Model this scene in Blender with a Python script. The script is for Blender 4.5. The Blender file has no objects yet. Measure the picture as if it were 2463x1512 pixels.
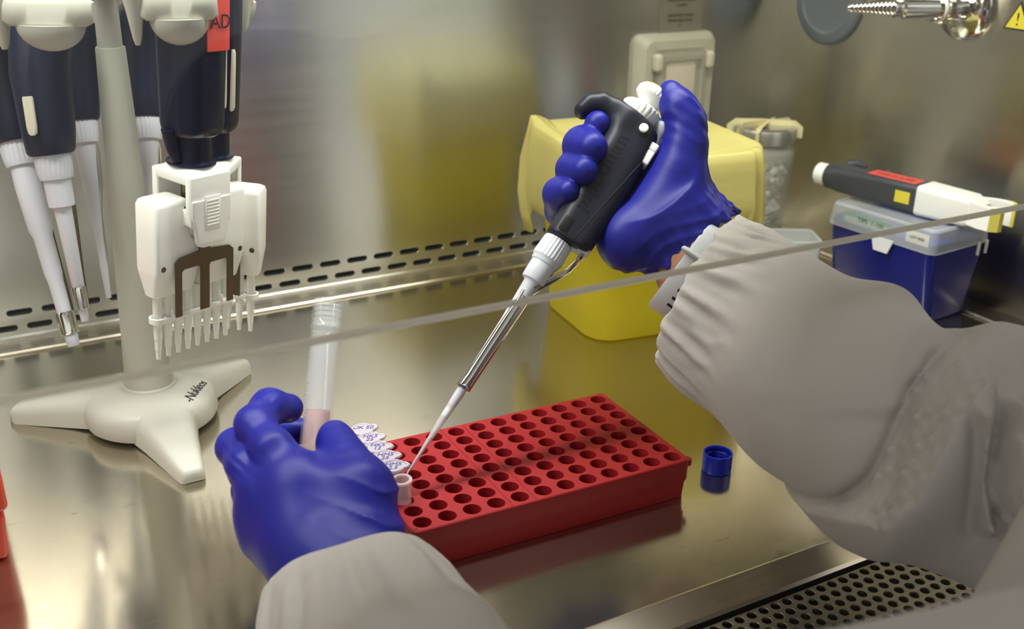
import bpy, bmesh, math, random
import numpy as np
from mathutils import Matrix, Vector

# ------------------------------------------------------------------ camera
SC = bpy.context.scene
COL = SC.collection
IW, IH = 2463, 1512
FPX = 2632.74                      # focal length in pixels
PITCH, ROLL, HEAD = 0.3872, 0.0227, 0.5251
CAM = np.array([0.0, 0.0, 0.3783])
fw = np.array([math.sin(HEAD)*math.cos(PITCH), math.cos(HEAD)*math.cos(PITCH), -math.sin(PITCH)])
rt0 = np.array([math.cos(HEAD), -math.sin(HEAD), 0.0])
up0 = np.cross(rt0, fw)
RT = math.cos(ROLL)*rt0 + math.sin(ROLL)*up0
UP = -math.sin(ROLL)*rt0 + math.cos(ROLL)*up0
FW = fw
cam_data = bpy.data.cameras.new('camera')
cam_data.sensor_width = 36.0
cam_data.lens = FPX/IW*36.0
cam_data.clip_start = 0.01
cam_data.clip_end = 50
cam_data.dof.use_dof = True
cam_data.dof.focus_distance = 0.70
cam_data.dof.aperture_fstop = 9.5
cam = bpy.data.objects.new('camera', cam_data)
COL.objects.link(cam)
cam.matrix_world = Matrix(((RT[0], UP[0], -FW[0], CAM[0]), (RT[1], UP[1], -FW[1], CAM[1]),
                           (RT[2], UP[2], -FW[2], CAM[2]), (0, 0, 0, 1)))
SC.camera = cam

# ------------------------------------------------------------------ light and exposure
vs = SC.view_settings
SC.display_settings.display_device = 'sRGB'
vs.view_transform = 'Standard'
vs.look = 'None'
vs.gamma = 1.0
vs.use_curve_mapping = False
vs.exposure = 0.22
world = bpy.data.worlds.new('room')
SC.world = world
world.use_nodes = True
wnt = world.node_tree
bg = wnt.nodes['Background']
bg.inputs['Strength'].default_value = 0.60
# the lab round the cabinet: lit ceiling above, dim furniture and floor below
wtc = wnt.nodes.new('ShaderNodeTexCoord'); wsp = wnt.nodes.new('ShaderNodeSeparateXYZ'); wrp = wnt.nodes.new('ShaderNodeValToRGB')
wnt.links.new(wtc.outputs['Generated'], wsp.inputs[0]); wnt.links.new(wsp.outputs['Z'], wrp.inputs['Fac']); wnt.links.new(wrp.outputs['Color'], bg.inputs['Color'])
wrp.color_ramp.elements[0].position = 0.0; wrp.color_ramp.elements[0].color = (0.62, 0.61, 0.59, 1)
wrp.color_ramp.elements[1].position = 0.30; wrp.color_ramp.elements[1].color = (1.95, 1.92, 1.86, 1)
for po_, co_ in ((0.42, (1.60, 1.57, 1.51, 1)), (0.50, (0.85, 0.83, 0.80, 1)), (0.60, (0.50, 0.49, 0.47, 1)), (0.82, (0.95, 0.94, 0.92, 1))):
    e_ = wrp.color_ramp.elements.new(po_); e_.color = co_

def area_light(name, loc, rot, sx, sy, power, color):
    d = bpy.data.lights.new(name, 'AREA')
    d.shape = 'RECTANGLE'; d.size = sx; d.size_y = sy
    d.energy = power; d.color = color
    o = bpy.data.objects.new(name, d); COL.objects.link(o)
    o.location = loc; o.rotation_euler = rot
    return o
area_light('cabinet_tube_light', (0.16, 0.606, 0.685), (0, 0, 0), 1.10, 0.085, 9.4, (1.0, 0.99, 0.965))

# ------------------------------------------------------------------ helpers
def at(px, py, d):
    """point seen at a photo pixel, d metres away along the optical axis"""
    return CAM + d*(FW + (px-IW/2)/FPX*RT - (py-IH/2)/FPX*UP)
def on_z(px, py, z):
    r = FW + (px-IW/2)/FPX*RT - (py-IH/2)/FPX*UP
    return CAM + r*((z-CAM[2])/r[2])
def lin(c):
    return tuple((v/255/12.92 if v/255 <= 0.04045 else ((v/255+0.055)/1.055)**2.4) for v in c)

MATS = {}
def pm(name, rgb, rough=0.4, metal=0.0, spec=0.5, trans=0.0, alpha=1.0, sss=0.0, coat=0.0, sheen=0.0,
       vary=0.06, vscale=40.0, glow=0.0, bump=0.0, bscale=200.0, bdist=0.0005, bstretch=(1, 1, 1), ior=1.45):
    """a principled material whose colour, roughness and relief come from noise nodes"""
    m = bpy.data.materials.new(name); m.use_nodes = True
    nt = m.node_tree; n = nt.nodes; l = nt.links
    b = n['Principled BSDF']
    c = lin(rgb)
    b.inputs['Roughness'].default_value = rough
    b.inputs['Metallic'].default_value = metal
    b.inputs['Specular IOR Level'].default_value = spec
    b.inputs['IOR'].default_value = ior
    b.inputs['Transmission Weight'].default_value = trans
    b.inputs['Alpha'].default_value = alpha
    b.inputs['Coat Weight'].default_value = coat
    b.inputs['Sheen Weight'].default_value = sheen
    if sss:
        b.inputs['Subsurface Weight'].default_value = sss
        b.inputs['Subsurface Radius'].default_value = (0.004, 0.0025, 0.0015)
        b.inputs['Subsurface Scale'].default_value = 0.6
    tc = n.new('ShaderNodeTexCoord'); mp = n.new('ShaderNodeMapping')
    l.new(tc.outputs['Object'], mp.inputs['Vector'])
    no = n.new('ShaderNodeTexNoise'); no.inputs['Scale'].default_value = vscale
    no.inputs['Detail'].default_value = 3
    l.new(mp.outputs['Vector'], no.inputs['Vector'])
    mx = n.new('ShaderNodeMix'); mx.data_type = 'RGBA'
    mx.inputs['A'].default_value = tuple(max(0, v*(1-vary)) for v in c)+(1,)
    mx.inputs['B'].default_value = tuple(min(1, v*(1+vary)) for v in c)+(1,)
    l.new(no.outputs['Fac'], mx.inputs['Factor'])
    l.new(mx.outputs['Result'], b.inputs['Base Color'])
    if bump:
        mp2 = n.new('ShaderNodeMapping'); mp2.inputs['Scale'].default_value = bstretch
        l.new(tc.outputs['Object'], mp2.inputs['Vector'])
        n2 = n.new('ShaderNodeTexNoise'); n2.inputs['Scale'].default_value = bscale
        n2.inputs['Detail'].default_value = 4
        l.new(mp2.outputs['Vector'], n2.inputs['Vector'])
        bp = n.new('ShaderNodeBump'); bp.inputs['Strength'].default_value = bump
        bp.inputs['Distance'].default_value = bdist
        l.new(n2.outputs['Fac'], bp.inputs['Height'])
        l.new(bp.outputs['Normal'], b.inputs['Normal'])
    if glow:     # thin translucent wall: part of the light passes through
        tl = n.new('ShaderNodeBsdfTranslucent'); l.new(mx.outputs['Result'], tl.inputs['Color'])
        ms = n.new('ShaderNodeMixShader'); ms.inputs['Fac'].default_value = glow
        l.new(b.outputs[0], ms.inputs[1]); l.new(tl.outputs[0], ms.inputs[2])
        l.new(ms.outputs[0], n['Material Output'].inputs['Surface'])
    MATS[name] = m
    return m

def steel(name, rgb, rough, aniso, metal=1.0, vary=0.1, streak=(2.0, 2.0, 60.0), scr=0.0):
    """brushed stainless steel: anisotropic along the sheet's U direction"""
    m = bpy.data.materials.new(name); m.use_nodes = True
    nt = m.node_tree; n = nt.nodes; l = nt.links
    b = n['Principled BSDF']; b.inputs['Metallic'].default_value = metal
    b.inputs['Anisotropic'].default_value = aniso
    tg = n.new('ShaderNodeTangent'); tg.direction_type = 'UV_MAP'; tg.uv_map = 'UVMap'
    l.new(tg.outputs['Tangent'], b.inputs['Tangent'])
    tc = n.new('ShaderNodeTexCoord'); mp = n.new('ShaderNodeMapping')
    mp.inputs['Scale'].default_value = streak
    l.new(tc.outputs['Object'], mp.inputs['Vector'])
    no = n.new('ShaderNodeTexNoise'); no.inputs['Scale'].default_value = 6; no.inputs['Detail'].default_value = 6
    l.new(mp.outputs['Vector'], no.inputs['Vector'])
    n2 = n.new('ShaderNodeTexNoise'); n2.inputs['Scale'].default_value = 5; n2.inputs['Detail'].default_value = 5
    l.new(tc.outputs['Object'], n2.inputs['Vector'])
    ad = n.new('ShaderNodeMath'); ad.operation = 'ADD'
    l.new(no.outputs['Fac'], ad.inputs[0]); l.new(n2.outputs['Fac'], ad.inputs[1])
    c = lin(rgb)
    mx = n.new('ShaderNodeMix'); mx.data_type = 'RGBA'
    mx.inputs['A'].default_value = tuple(v*(1-vary) for v in c)+(1,)
    mx.inputs['B'].default_value = tuple(min(1, v*(1+vary)) for v in c)+(1,)
    hv = n.new('ShaderNodeMath'); hv.operation = 'MULTIPLY'; hv.inputs[1].default_value = 0.5
    l.new(ad.outputs[0], hv.inputs[0]); l.new(hv.outputs[0], mx.inputs['Factor'])
    out = mx.outputs['Result']
    mr = n.new('ShaderNodeMapRange')
    mr.inputs['From Min'].default_value = 0.3; mr.inputs['From Max'].default_value = 0.7
    mr.inputs['To Min'].default_value = rough*0.9; mr.inputs['To Max'].default_value = rough*1.1
    l.new(hv.outputs[0], mr.inputs['Value']); l.new(mr.outputs['Result'], b.inputs['Roughness'])
    if scr:      # worn hairline scratches and smudges
        mp3 = n.new('ShaderNodeMapping'); mp3.inputs['Scale'].default_value = (9, 30, 1); mp3.inputs['Rotation'].default_value = (0, 0, 0.9)
        l.new(tc.outputs['Object'], mp3.inputs['Vector'])
        n3 = n.new('ShaderNodeTexNoise'); n3.inputs['Scale'].default_value = 9; n3.inputs['Detail'].default_value = 9
        n3.inputs['Distortion'].default_value = 1.5
        l.new(mp3.outputs['Vector'], n3.inputs['Vector'])
        r3 = n.new('ShaderNodeMapRange'); r3.inputs['From Min'].default_value = 0.66; r3.inputs['From Max'].default_value = 0.74
        r3.inputs['To Min'].default_value = 0; r3.inputs['To Max'].default_value = scr
        l.new(n3.outputs['Fac'], r3.inputs['Value'])
        m3 = n.new('ShaderNodeMix'); m3.data_type = 'RGBA'; m3.inputs['B'].default_value = tuple(v*0.45 for v in c)+(1,)
        l.new(out, m3.inputs['A']); l.new(r3.outputs['Result'], m3.inputs['Factor']); out = m3.outputs['Result']
    l.new(out, b.inputs['Base Color'])
    MATS[name] = m
    return m

class G:
    """collects vertices and faces that become one mesh object"""
    def __init__(s): s.v = []; s.f = []; s.uv = None
    def add(s, v, f):
        o = len(s.v); s.v += [tuple(map(float, p)) for p in v]; s.f += [tuple(i+o for i in q) for q in f]; return s
    def loft(s, rings, cap0=True, cap1=True, closed=True):
        n = len(rings[0]); v = [p for r in rings for p in r]; f = []
        for k in range(len(rings)-1):
            for i in range(n if closed else n-1):
                j = (i+1) % n
                f.append((k*n+i, k*n+j, (k+1)*n+j, (k+1)*n+i))
        if cap0: f.append(tuple(range(n-1, -1, -1)))
        if cap1: f.append(tuple(range((len(rings)-1)*n, len(rings)*n)))
        return s.add(v, f)
    def lathe(s, prof, seg=32, M=None, cap0=True, cap1=True, rib=None):
        """prof: (radius, height) pairs about local z; rib=(count, depth) flutes the rings marked by a third value"""
        rings = []
        for p in prof:
            r, z = p[0], p[1]; fl = rib and len(p) > 2 and p[2]
            ring = []
            for i in range(seg):
                a = 2*math.pi*i/seg; rr = r
                if fl: rr = r - rib[1]*(0.5+0.5*math.cos(a*rib[0]))**2
                ring.append((rr*math.cos(a), rr*math.sin(a), z))
            rings.append(ring)
        if M is not None: rings = [[tuple(M @ Vector(p)) for p in r] for r in rings]
        return s.loft(rings, cap0, cap1)
    def rbox(s, c, size, r=0.002, M=None, n=4, taper=1.0, taper_y=None):
        """a box with rounded edges; taper scales the top against the bottom"""
        sx, sy, sz = size; r = min(r, sx/2.01, sy/2.01, sz/2.01)
        ty = taper if taper_y is None else taper_y
        rings = []
        steps = [(math.pi/2*(1-k/n)) for k in range(n+1)]
        zs = [(-sz/2 + r - r*math.sin(a), r - r*math.cos(a)) for a in steps]
        zs += [(sz/2 - r + r*math.sin(a), r - r*math.cos(a)) for a in reversed(steps)]
        for z, ins in zs:
            t = (z+sz/2)/sz
            kx = 1+(taper-1)*t; ky = 1+(ty-1)*t
            rings.append([(c[0]+x*kx, c[1]+y*ky, c[2]+z) for x, y in rrect(sx-2*ins, sy-2*ins, max(r-ins, 1e-5), n)])
        if M is not None: rings = [[tuple(M @ Vector(p)) for p in q] for q in rings]
        return s.loft(rings)
    def tube(s, pts, rad, seg=16, cap=True, flat=1.0, rnd=False):
        pts = [Vector(p) for p in pts]; rings = []
        if not hasattr(rad, '__len__'): rad = [rad]*len(pts)
        t0 = (pts[1]-pts[0]).normalized()
        nrm = t0.orthogonal().normalized()
        for k, p in enumerate(pts):
            t = ((pts[min(k+1, len(pts)-1)]-pts[max(k-1, 0)])).normalized()
            nrm = (nrm - t*nrm.dot(t)).normalized(); b = t.cross(nrm)
            rings.append([tuple(p + (nrm*math.cos(2*math.pi*i/seg) + b*flat*math.sin(2*math.pi*i/seg))*rad[k]) for i in range(seg)])
        return s.loft(rings, cap, cap)
    def ball(s, c, r, seg=20, sc=(1, 1, 1), M=None):
        rings = []
        for k in range(1, seg//2):
            a = math.pi*k/(seg//2)
            rings.append([(c[0]+sc[0]*r*math.sin(a)*math.cos(2*math.pi*i/seg), c[1]+sc[1]*r*math.sin(a)*math.sin(2*math.pi*i/seg), c[2]-sc[2]*r*math.cos(a)) for i in range(seg)])
        if M is not None: rings = [[tuple(M @ Vector(p)) for p in q] for q in rings]
        return s.loft(rings)
    def prism(s, poly, z0, z1, M=None):
        a = [(x, y, z0) for x, y in poly]; b = [(x, y, z1) for x, y in poly]
        if M is not None: a = [tuple(M @ Vector(p)) for p in a]; b = [tuple(M @ Vector(p)) for p in b]
        return s.loft([a, b])
    def hole_cell(s, c, w, h, hole, to3, depth=None, bottom=False, seg=28):
        """a flat w x h cell with a hole; hole(angle)->radius; to3(x, y, depth)->point"""
        ca = math.atan2(h, w)
        an = sorted([2*math.pi*i/seg for i in range(seg)] + [ca, math.pi-ca, math.pi+ca, 2*math.pi-ca])
        out = []; inn = []
        for a in an:
            co, si = math.cos(a), math.sin(a)
            k = min(w/2/max(abs(co), 1e-9), h/2/max(abs(si), 1e-9))
            out.append((c[0]+k*co, c[1]+k*si)); rr = hole(a); inn.append((c[0]+rr*co, c[1]+rr*si))
        rings = [[to3(x, y, 0) for x, y in out], [to3(x, y, 0) for x, y in inn]]
        if depth:
            sh = lambda q, k_: [(c[0]+(x-c[0])*k_, c[1]+(y-c[1])*k_) for x, y in q]
            rings.append([to3(x, y, depth*0.06) for x, y in sh(inn, 0.965)])
            rings.append([to3(x, y, depth) for x, y in sh(inn, 0.93)])
        return s.loft(rings, False, bottom)
    def build(s, name, mat, parent=None, smooth=True, sharp=35, uvfn=None, loc=None):
        me = bpy.data.meshes.new(name)
        me.from_pydata(s.v, [], s.f)
        if isinstance(mat, str): mat = MATS[mat]
        me.materials.append(mat)
        bm = bmesh.new(); bm.from_mesh(me)
        bmesh.ops.remove_doubles(bm, verts=bm.verts, dist=1e-7)
        bmesh.ops.recalc_face_normals(bm, faces=bm.faces)
        if uvfn:
            uv = bm.loops.layers.uv.new('UVMap')
            for f in bm.faces:
                for lo in f.loops: lo[uv].uv = uvfn(lo.vert.co)
        bm.to_mesh(me); bm.free()
        if smooth:
            me.shade_smooth()
            if sharp: me.set_sharp_from_angle(angle=math.radians(sharp))
        o = bpy.data.objects.new(name, me); COL.objects.link(o)
        if parent is not None: o.parent = parent
        if loc is not None: o.location = loc
        return o

def rrect(w, d, r, n=4):
    """rounded rectangle outline"""
    r = min(r, w/2-1e-6, d/2-1e-6); p = []
    for q, (sx, sy) in enumerate(((1, 1), (-1, 1), (-1, -1), (1, -1))):
        for k in range(n+1):
            a = math.pi/2*(q + k/n)
            p.append((sx*(w/2-r)+r*math.cos(a), sy*(d/2-r)+r*math.sin(a)))
    return p
def frame(o, z, x=(1, 0, 0)):
    """matrix with origin o, local z along z and local x near x"""
    z = Vector(z).normalized(); x = Vector(x); x = (x - z*x.dot(z)).normalized(); y = z.cross(x)
    return Matrix(((x[0], y[0], z[0], o[0]), (x[1], y[1], z[1], o[1]), (x[2], y[2], z[2], o[2]), (0, 0, 0, 1)))
def thing(name, label, cat, M=None, group=None):
    o = bpy.data.objects.new(name, None); o.empty_display_size = 0.02; COL.objects.link(o)
    if M is not None: o.matrix_world = M if isinstance(M, Matrix) else Matrix.Translation(Vector(M))
    return tag(o, label, cat, group)
def tag(o, label, cat, group=None):
    o['label'] = label; o['category'] = cat
    if group: o['group'] = group
    return o
def struct(o, label=None):
    o['kind'] = 'structure'
    if label: o['label'] = label
    return o
def lettering(name, txt, size, mat, M, parent, extrude=0.00008, project=None, shear=0.0, spacing=1.0, align='CENTER'):
    """flat raised letters; project(points)->points lays them on a curved surface"""
    cu = bpy.data.curves.new(name, 'FONT'); cu.body = txt; cu.size = size; cu.align_x = align; cu.align_y = 'CENTER'
    cu.extrude = extrude; cu.shear = shear; cu.space_character = spacing; cu.resolution_u = 3
    o = bpy.data.objects.new(name, cu); COL.objects.link(o)
    dg = bpy.context.evaluated_depsgraph_get(); dg.update()
    me = bpy.data.meshes.new_from_object(o.evaluated_get(dg))
    bpy.data.objects.remove(o); bpy.data.curves.remove(cu)
    me.transform(M)
    if project:
        co = np.array([v.co[:] for v in me.vertices]); co = project(co)
        for v, c in zip(me.vertices, co): v.co = c
    me.name = name; me.materials.clear(); me.materials.append(MATS[mat])
    o = bpy.data.objects.new(name, me); COL.objects.link(o); o.parent = parent
    return o
def copy_tree(o, parent=None):
    c = o.copy(); COL.objects.link(c)
    if parent is not None: c.parent = parent
    for ch in [q for q in bpy.data.objects if q.parent == o]: copy_tree(ch, c)
    return c

# ---- smooth bodies: distance fields turned into one continuous surface
def rcone(P, a, b, ra, rb):
    a = np.asarray(a, np.float32); ba = np.asarray(b, np.float32)-a
    t = np.clip(((P-a)@ba)/max(float(ba@ba), 1e-12), 0, 1)
    q = P-a-t[:, None]*ba
    return np.sqrt((q*q).sum(1)) - (ra+(rb-ra)*t)
def smin(a, b, k):
    h = np.maximum(k-np.abs(a-b), 0)/k
    return np.minimum(a, b)-h*h*k*0.25
def smax(a, b, k): return -smin(-a, -b, k)
def chain(P, pts, rad, k=0.004):
    d = None
    for i in range(len(pts)-1):
        e = rcone(P, pts[i], pts[i+1], rad[i], rad[i+1])
        d = e if d is None else smin(d, e, k)
    return d
def ellipsoid(P, c, R, ax):
    """R: radii along the three unit axes ax"""
    q = (P-np.asarray(c, np.float32))@np.asarray(ax, np.float32).T
    R = np.asarray(R, np.float32)
    k0 = np.sqrt(((q/R)**2).sum(1)); k1 = np.sqrt(((q/(R*R))**2).sum(1))
    return k0*(k0-1)/np.maximum(k1, 1e-9)
def surface(sdf, lo, hi, h, relax=2):
    """naive surface nets on a narrow band"""
    lo = np.asarray(lo, float); hi = np.asarray(hi, float); S = 4
    nc = np.ceil((hi-lo)/(h*S)).astype(int)+1
    ax = [lo[i]+h*S*(np.arange(nc[i])+0.5)-h*0.5 for i in range(3)]
    gx, gy, gz = np.meshgrid(*ax, indexing='ij')
    Vc = sdf(np.stack([gx.ravel(), gy.ravel(), gz.ravel()], 1).astype(np.float32)).reshape(nc)
    V = np.repeat(np.repeat(np.repeat(Vc, S, 0), S, 1), S, 2).astype(np.float32)
    near = np.repeat(np.repeat(np.repeat(np.abs(Vc) < h*S*1.6, S, 0), S, 1), S, 2)
    idx = np.argwhere(near)
    V[near] = sdf((lo+idx*h).astype(np.float32))
    s = V < 0
    n = np.array(V.shape)
    cs = np.zeros(n-1, int)
    for dx in (0, 1):
        for dy in (0, 1):
            for dz in (0, 1):
                cs += s[dx:n[0]-1+dx, dy:n[1]-1+dy, dz:n[2]-1+dz]
    act = (cs > 0) & (cs < 8)
    ci = np.argwhere(act); num = -np.ones(act.shape, int); num[act] = np.arange(len(ci))
    acc = np.zeros((len(ci), 3)); cnt = np.zeros(len(ci))
    corners = [(0, 0, 0), (1, 0, 0), (0, 1, 0), (1, 1, 0), (0, 0, 1), (1, 0, 1), (0, 1, 1), (1, 1, 1)]
    for a_, b_ in ((0, 1), (2, 3), (4, 5), (6, 7), (0, 2), (1, 3), (4, 6), (5, 7), (0, 4), (1, 5), (2, 6), (3, 7)):
        A = np.array(corners[a_]); B = np.array(corners[b_])
        va = V[tuple((ci+A).T)]; vb = V[tuple((ci+B).T)]
        m = (va < 0) != (vb < 0)
        t = np.where(m, va/np.where(m, va-vb, 1), 0)
        acc += np.where(m[:, None], A+(B-A)*t[:, None], 0); cnt += m
    verts = lo+(ci+acc/np.maximum(cnt, 1)[:, None])*h
    faces = []
    for d in range(3):
        u, w = (d+1) % 3, (d+2) % 3
        sl0 = [slice(None)]*3; sl1 = [slice(None)]*3
        sl0[d] = slice(0, n[d]-1); sl1[d] = slice(1, n[d])
        cr = s[tuple(sl0)] != s[tuple(sl1)]
        e = np.argwhere(cr)
        e = e[(e[:, u] > 0) & (e[:, w] > 0) & (e[:, u] < n[u]-1) & (e[:, w] < n[w]-1)]
        U = np.eye(3, dtype=int)[u]; Wv = np.eye(3, dtype=int)[w]
        q = np.stack([num[tuple((e-U-Wv).T)], num[tuple((e-Wv).T)], num[tuple(e.T)], num[tuple((e-U).T)]], 1)
        fl = s[tuple(e.T)]
        q[~fl] = q[~fl][:, ::-1]
        faces.append(q)
    F = np.concatenate(faces)
    F = F[(F >= 0).all(1)]
    for _ in range(relax):
        a2 = np.zeros_like(verts); c2 = np.zeros(len(verts))
        for i in range(4):
            for j in (i+1, i+3):
                np.add.at(a2, F[:, i], verts[F[:, j % 4]]); np.add.at(c2, F[:, i], 1)
        verts = verts*0.5+0.5*a2/np.maximum(c2, 1)[:, None]
    return verts, F
def vnormals(v, F):
    nrm = np.zeros_like(v)
    fn = np.cross(v[F[:, 2]]-v[F[:, 0]], v[F[:, 3]]-v[F[:, 1]])
    for i in range(4): np.add.at(nrm, F[:, i], fn)
    return nrm/np.maximum(np.linalg.norm(nrm, axis=1), 1e-12)[:, None]
def body(name, mat, parent, v, F, origin=None, M=None):
    if origin is not None: v = v-np.asarray(origin)
    me = bpy.data.meshes.new(name)
    me.from_pydata(v.tolist(), [], F.tolist()); me.materials.append(MATS[mat]); me.shade_smooth()
    o = bpy.data.objects.new(name, me); COL.objects.link(o)
    if parent is not None: o.parent = parent
    return o
def vnoise(P, f, seed=0, octv=3):
    """cheap smooth noise: warped sines"""
    r = np.random.RandomState(seed); o = np.zeros(len(P)); a = 1.0
    for k in range(octv):
        for j in range(3):
            d = r.normal(size=3); d /= np.linalg.norm(d); ph = r.rand()*6.28
            o = o + a*np.sin((P@d)*f*(1+0.3*j)+ph+1.3*o)
        f *= 1.9; a *= 0.5
    return o/4.0

# ------------------------------------------------------------------ materials
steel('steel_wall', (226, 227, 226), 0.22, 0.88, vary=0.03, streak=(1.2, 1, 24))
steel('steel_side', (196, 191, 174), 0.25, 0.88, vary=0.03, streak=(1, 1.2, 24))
steel('steel_tray', (194, 187, 169), 0.15, 0.4, metal=0.975, vary=0.05, streak=(3, 60, 1), scr=0.5)
steel('steel_lip', (205, 196, 178), 0.28, 0.5, vary=0.06, streak=(2, 60, 60))
steel('steel_grille', (150, 145, 132), 0.34, 0.0, vary=0.08)
pm('plenum_black', (12, 12, 12), 0.8)
pm('white_plastic', (242, 242, 236), 0.38, spec=0.45, vary=0.02)
pm('stand_plastic', (186, 186, 174), 0.42, vary=0.02)
pm('stand_grey', (176, 176, 166), 0.5, vary=0.03)  # grey plastic of the holder bowls
pm('grey_plastic', (196, 198, 204), 0.36, vary=0.02)
pm('shaft_plastic', (206, 208, 218), 0.36, vary=0.02)
pm('navy_plastic', (18, 24, 50), 0.36, spec=0.35, vary=0.08)
pm('handle_plastic', (30, 31, 45), 0.42, spec=0.4, vary=0.06)
pm('handle_mark', (9, 10, 15), 0.5)
pm('navy_mark', (34, 42, 72), 0.45)
pm('dark_plastic', (52, 55, 58), 0.48, vary=0.06)
pm('black', (10, 10, 11), 0.5)
pm('chrome', (214, 212, 208), 0.10, metal=1.0, vary=0.02)
pm('pewter', (110, 105, 84), 0.36, metal=1.0, vary=0.05, bump=0.05, bscale=900)
pm('red_rack', (150, 24, 30), 0.48, spec=0.5, sss=0.35, vary=0.05, vscale=60)
pm('red_bin', (196, 66, 44), 0.42, sss=0.1, vary=0.06)
pm('glove_nitrile', (26, 30, 132), 0.44, spec=0.34, vary=0.07, vscale=60, bump=0.08, bscale=500, bdist=0.0002)
pm('coat_cotton', (182, 177, 171), 0.9, spec=0.15, sheen=0.15, vary=0.025, vscale=30, bump=0.35, bscale=1400, bdist=0.0004)
pm('skin', (176, 122, 92), 0.55, sss=0.2, vary=0.08, vscale=90, bump=0.2, bscale=1200)
pm('hair', (44, 30, 22), 0.5, vary=0.2)
pm('watch_band', (196, 198, 200), 0.5, vary=0.03)
pm('bin_yellow', (238, 226, 58), 0.36, glow=0.6, vary=0.05, vscale=20)
pm('bag_yellow', (234, 227, 152), 0.42, glow=0.5, alpha=0.96, vary=0.07, vscale=25, bump=0.2, bscale=120, bdist=0.001)
pm('blue_cap', (16, 36, 168), 0.34, vary=0.06)
pm('box_blue', (4, 20, 112), 0.30, alpha=0.93, spec=0.5, vary=0.08)
pm('box_blue_rim', (20, 74, 170), 0.32, alpha=0.9, vary=0.06)
pm('lid_frost', (214, 220, 222), 0.34, alpha=0.42, vary=0.03)
pm('lid_frost_edge', (226, 230, 228), 0.34, alpha=0.75, vary=0.03)
pm('tube_clear', (228, 231, 235), 0.07, alpha=0.17, spec=1.0, coat=0.8, vary=0.02)
pm('tube_rim', (232, 234, 236), 0.16, alpha=0.42, spec=0.7, vary=0.02)
pm('tube_frost', (226, 212, 216), 0.30, alpha=0.42, vary=0.03)
pm('tube_frost_lid', (192, 184, 193), 0.30, alpha=0.72, vary=0.03)
pm('tip_clear', (228, 222, 224), 0.16, alpha=0.42, spec=0.6, vary=0.02)
pm('pink_liquid', (236, 186, 172), 0.15, alpha=0.55, vary=0.02)
pm('pink_drop', (206, 120, 138), 0.2, alpha=0.6, vary=0.02)
pm('jar_glass', (214, 218, 208), 0.06, alpha=0.22, spec=0.8, vary=0.02)
pm('tape_cream', (226, 216, 168), 0.5, vary=0.05)
pm('foil', (206, 204, 196), 0.30, metal=0.9, vary=0.06, bump=0.3, bscale=90, bdist=0.001)
pm('jar_bits', (214, 213, 205), 0.45, alpha=0.8, vary=0.08)
pm('socket_plastic', (190, 187, 168), 0.5, vary=0.04)
pm('socket_cover', (190, 186, 170), 0.3, alpha=0.5, vary=0.03)
pm('socket_face', (214, 204, 186), 0.5, vary=0.05, vscale=80)
pm('socket_label', (170, 164, 140), 0.4, alpha=0.16, vary=0.04)
pm('ink_black', (24, 23, 22), 0.6)
pm('ink_grey', (70, 66, 50), 0.6)
pm('ink_blue', (62, 58, 138), 0.6)
pm('ink_red_dark', (96, 26, 24), 0.6)
pm('ink_green', (60, 84, 66), 0.6)
pm('red_label', (216, 74, 66), 0.5, vary=0.05)
pm('yellow_label', (220, 204, 52), 0.5, vary=0.04)
pm('yellow_trim', (216, 206, 96), 0.45, vary=0.04)
pm('green_label', (150, 176, 160), 0.5, alpha=0.7, vary=0.05)
pm('paper_label', (214, 212, 202), 0.55, alpha=0.85, vary=0.03)
pm('grey_disc', (98, 106, 110), 0.42, vary=0.04)
pm('window_strip', (206, 200, 182), 0.25, vary=0.04)
pm('amber_button', (232, 184, 60), 0.4, vary=0.04)
pm('rubber_foot', (60, 60, 58), 0.7)

def glass_mat(name, tint, gloss):
    """sheet glass: clear body with mirror reflection by fresnel"""
    m = bpy.data.materials.new(name); m.use_nodes = True
    nt = m.node_tree; n = nt.nodes; l = nt.links; n.clear()
    out = n.new('ShaderNodeOutputMaterial'); mix = n.new('ShaderNodeMixShader')
    tr = n.new('ShaderNodeBsdfTransparent'); gl = n.new('ShaderNodeBsdfGlossy')
    tr.inputs['Color'].default_value = tint+(1,); gl.inputs['Roughness'].default_value = 0.0
    fr = n.new('ShaderNodeFresnel'); fr.inputs['IOR'].default_value = gloss
    tc = n.new('ShaderNodeTexCoord'); no = n.new('ShaderNodeTexNoise'); no.inputs['Scale'].default_value = 3
    l.new(tc.outputs['Object'], no.inputs['Vector'])
    mr = n.new('ShaderNodeMapRange'); mr.inputs['To Min'].default_value = gloss-0.01; mr.inputs['To Max'].default_value = gloss+0.01
    l.new(no.outputs['Fac'], mr.inputs['Value']); l.new(mr.outputs['Result'], fr.inputs['IOR'])
    l.new(fr.outputs['Fac'], mix.inputs['Fac']); l.new(tr.outputs[0], mix.inputs[1]); l.new(gl.outputs[0], mix.inputs[2])
    l.new(mix.outputs[0], out.inputs['Surface'])
    MATS[name] = m
    return m
glass_mat('sash_glass', (0.95, 0.96, 0.94), 1.30)
pm('sash_edge', (246, 246, 236), 0.35, glow=0.75, alpha=1.0, spec=0.6, vary=0.1, vscale=14)  # opaque white stands in for light carried along the glass edge

# ------------------------------------------------------------------ the cabinet
XW, YW = 0.885, 0.949              # right wall, back wall
XL, YF = -0.50, 0.396              # left wall, front lip of the tray
ZC = 0.70                          # cabinet ceiling
uv_xz = lambda c: (c.z, c.x)
uv_yz = lambda c: (c.z, c.y)
uv_xy = lambda c: (c.y, c.x)

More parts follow.
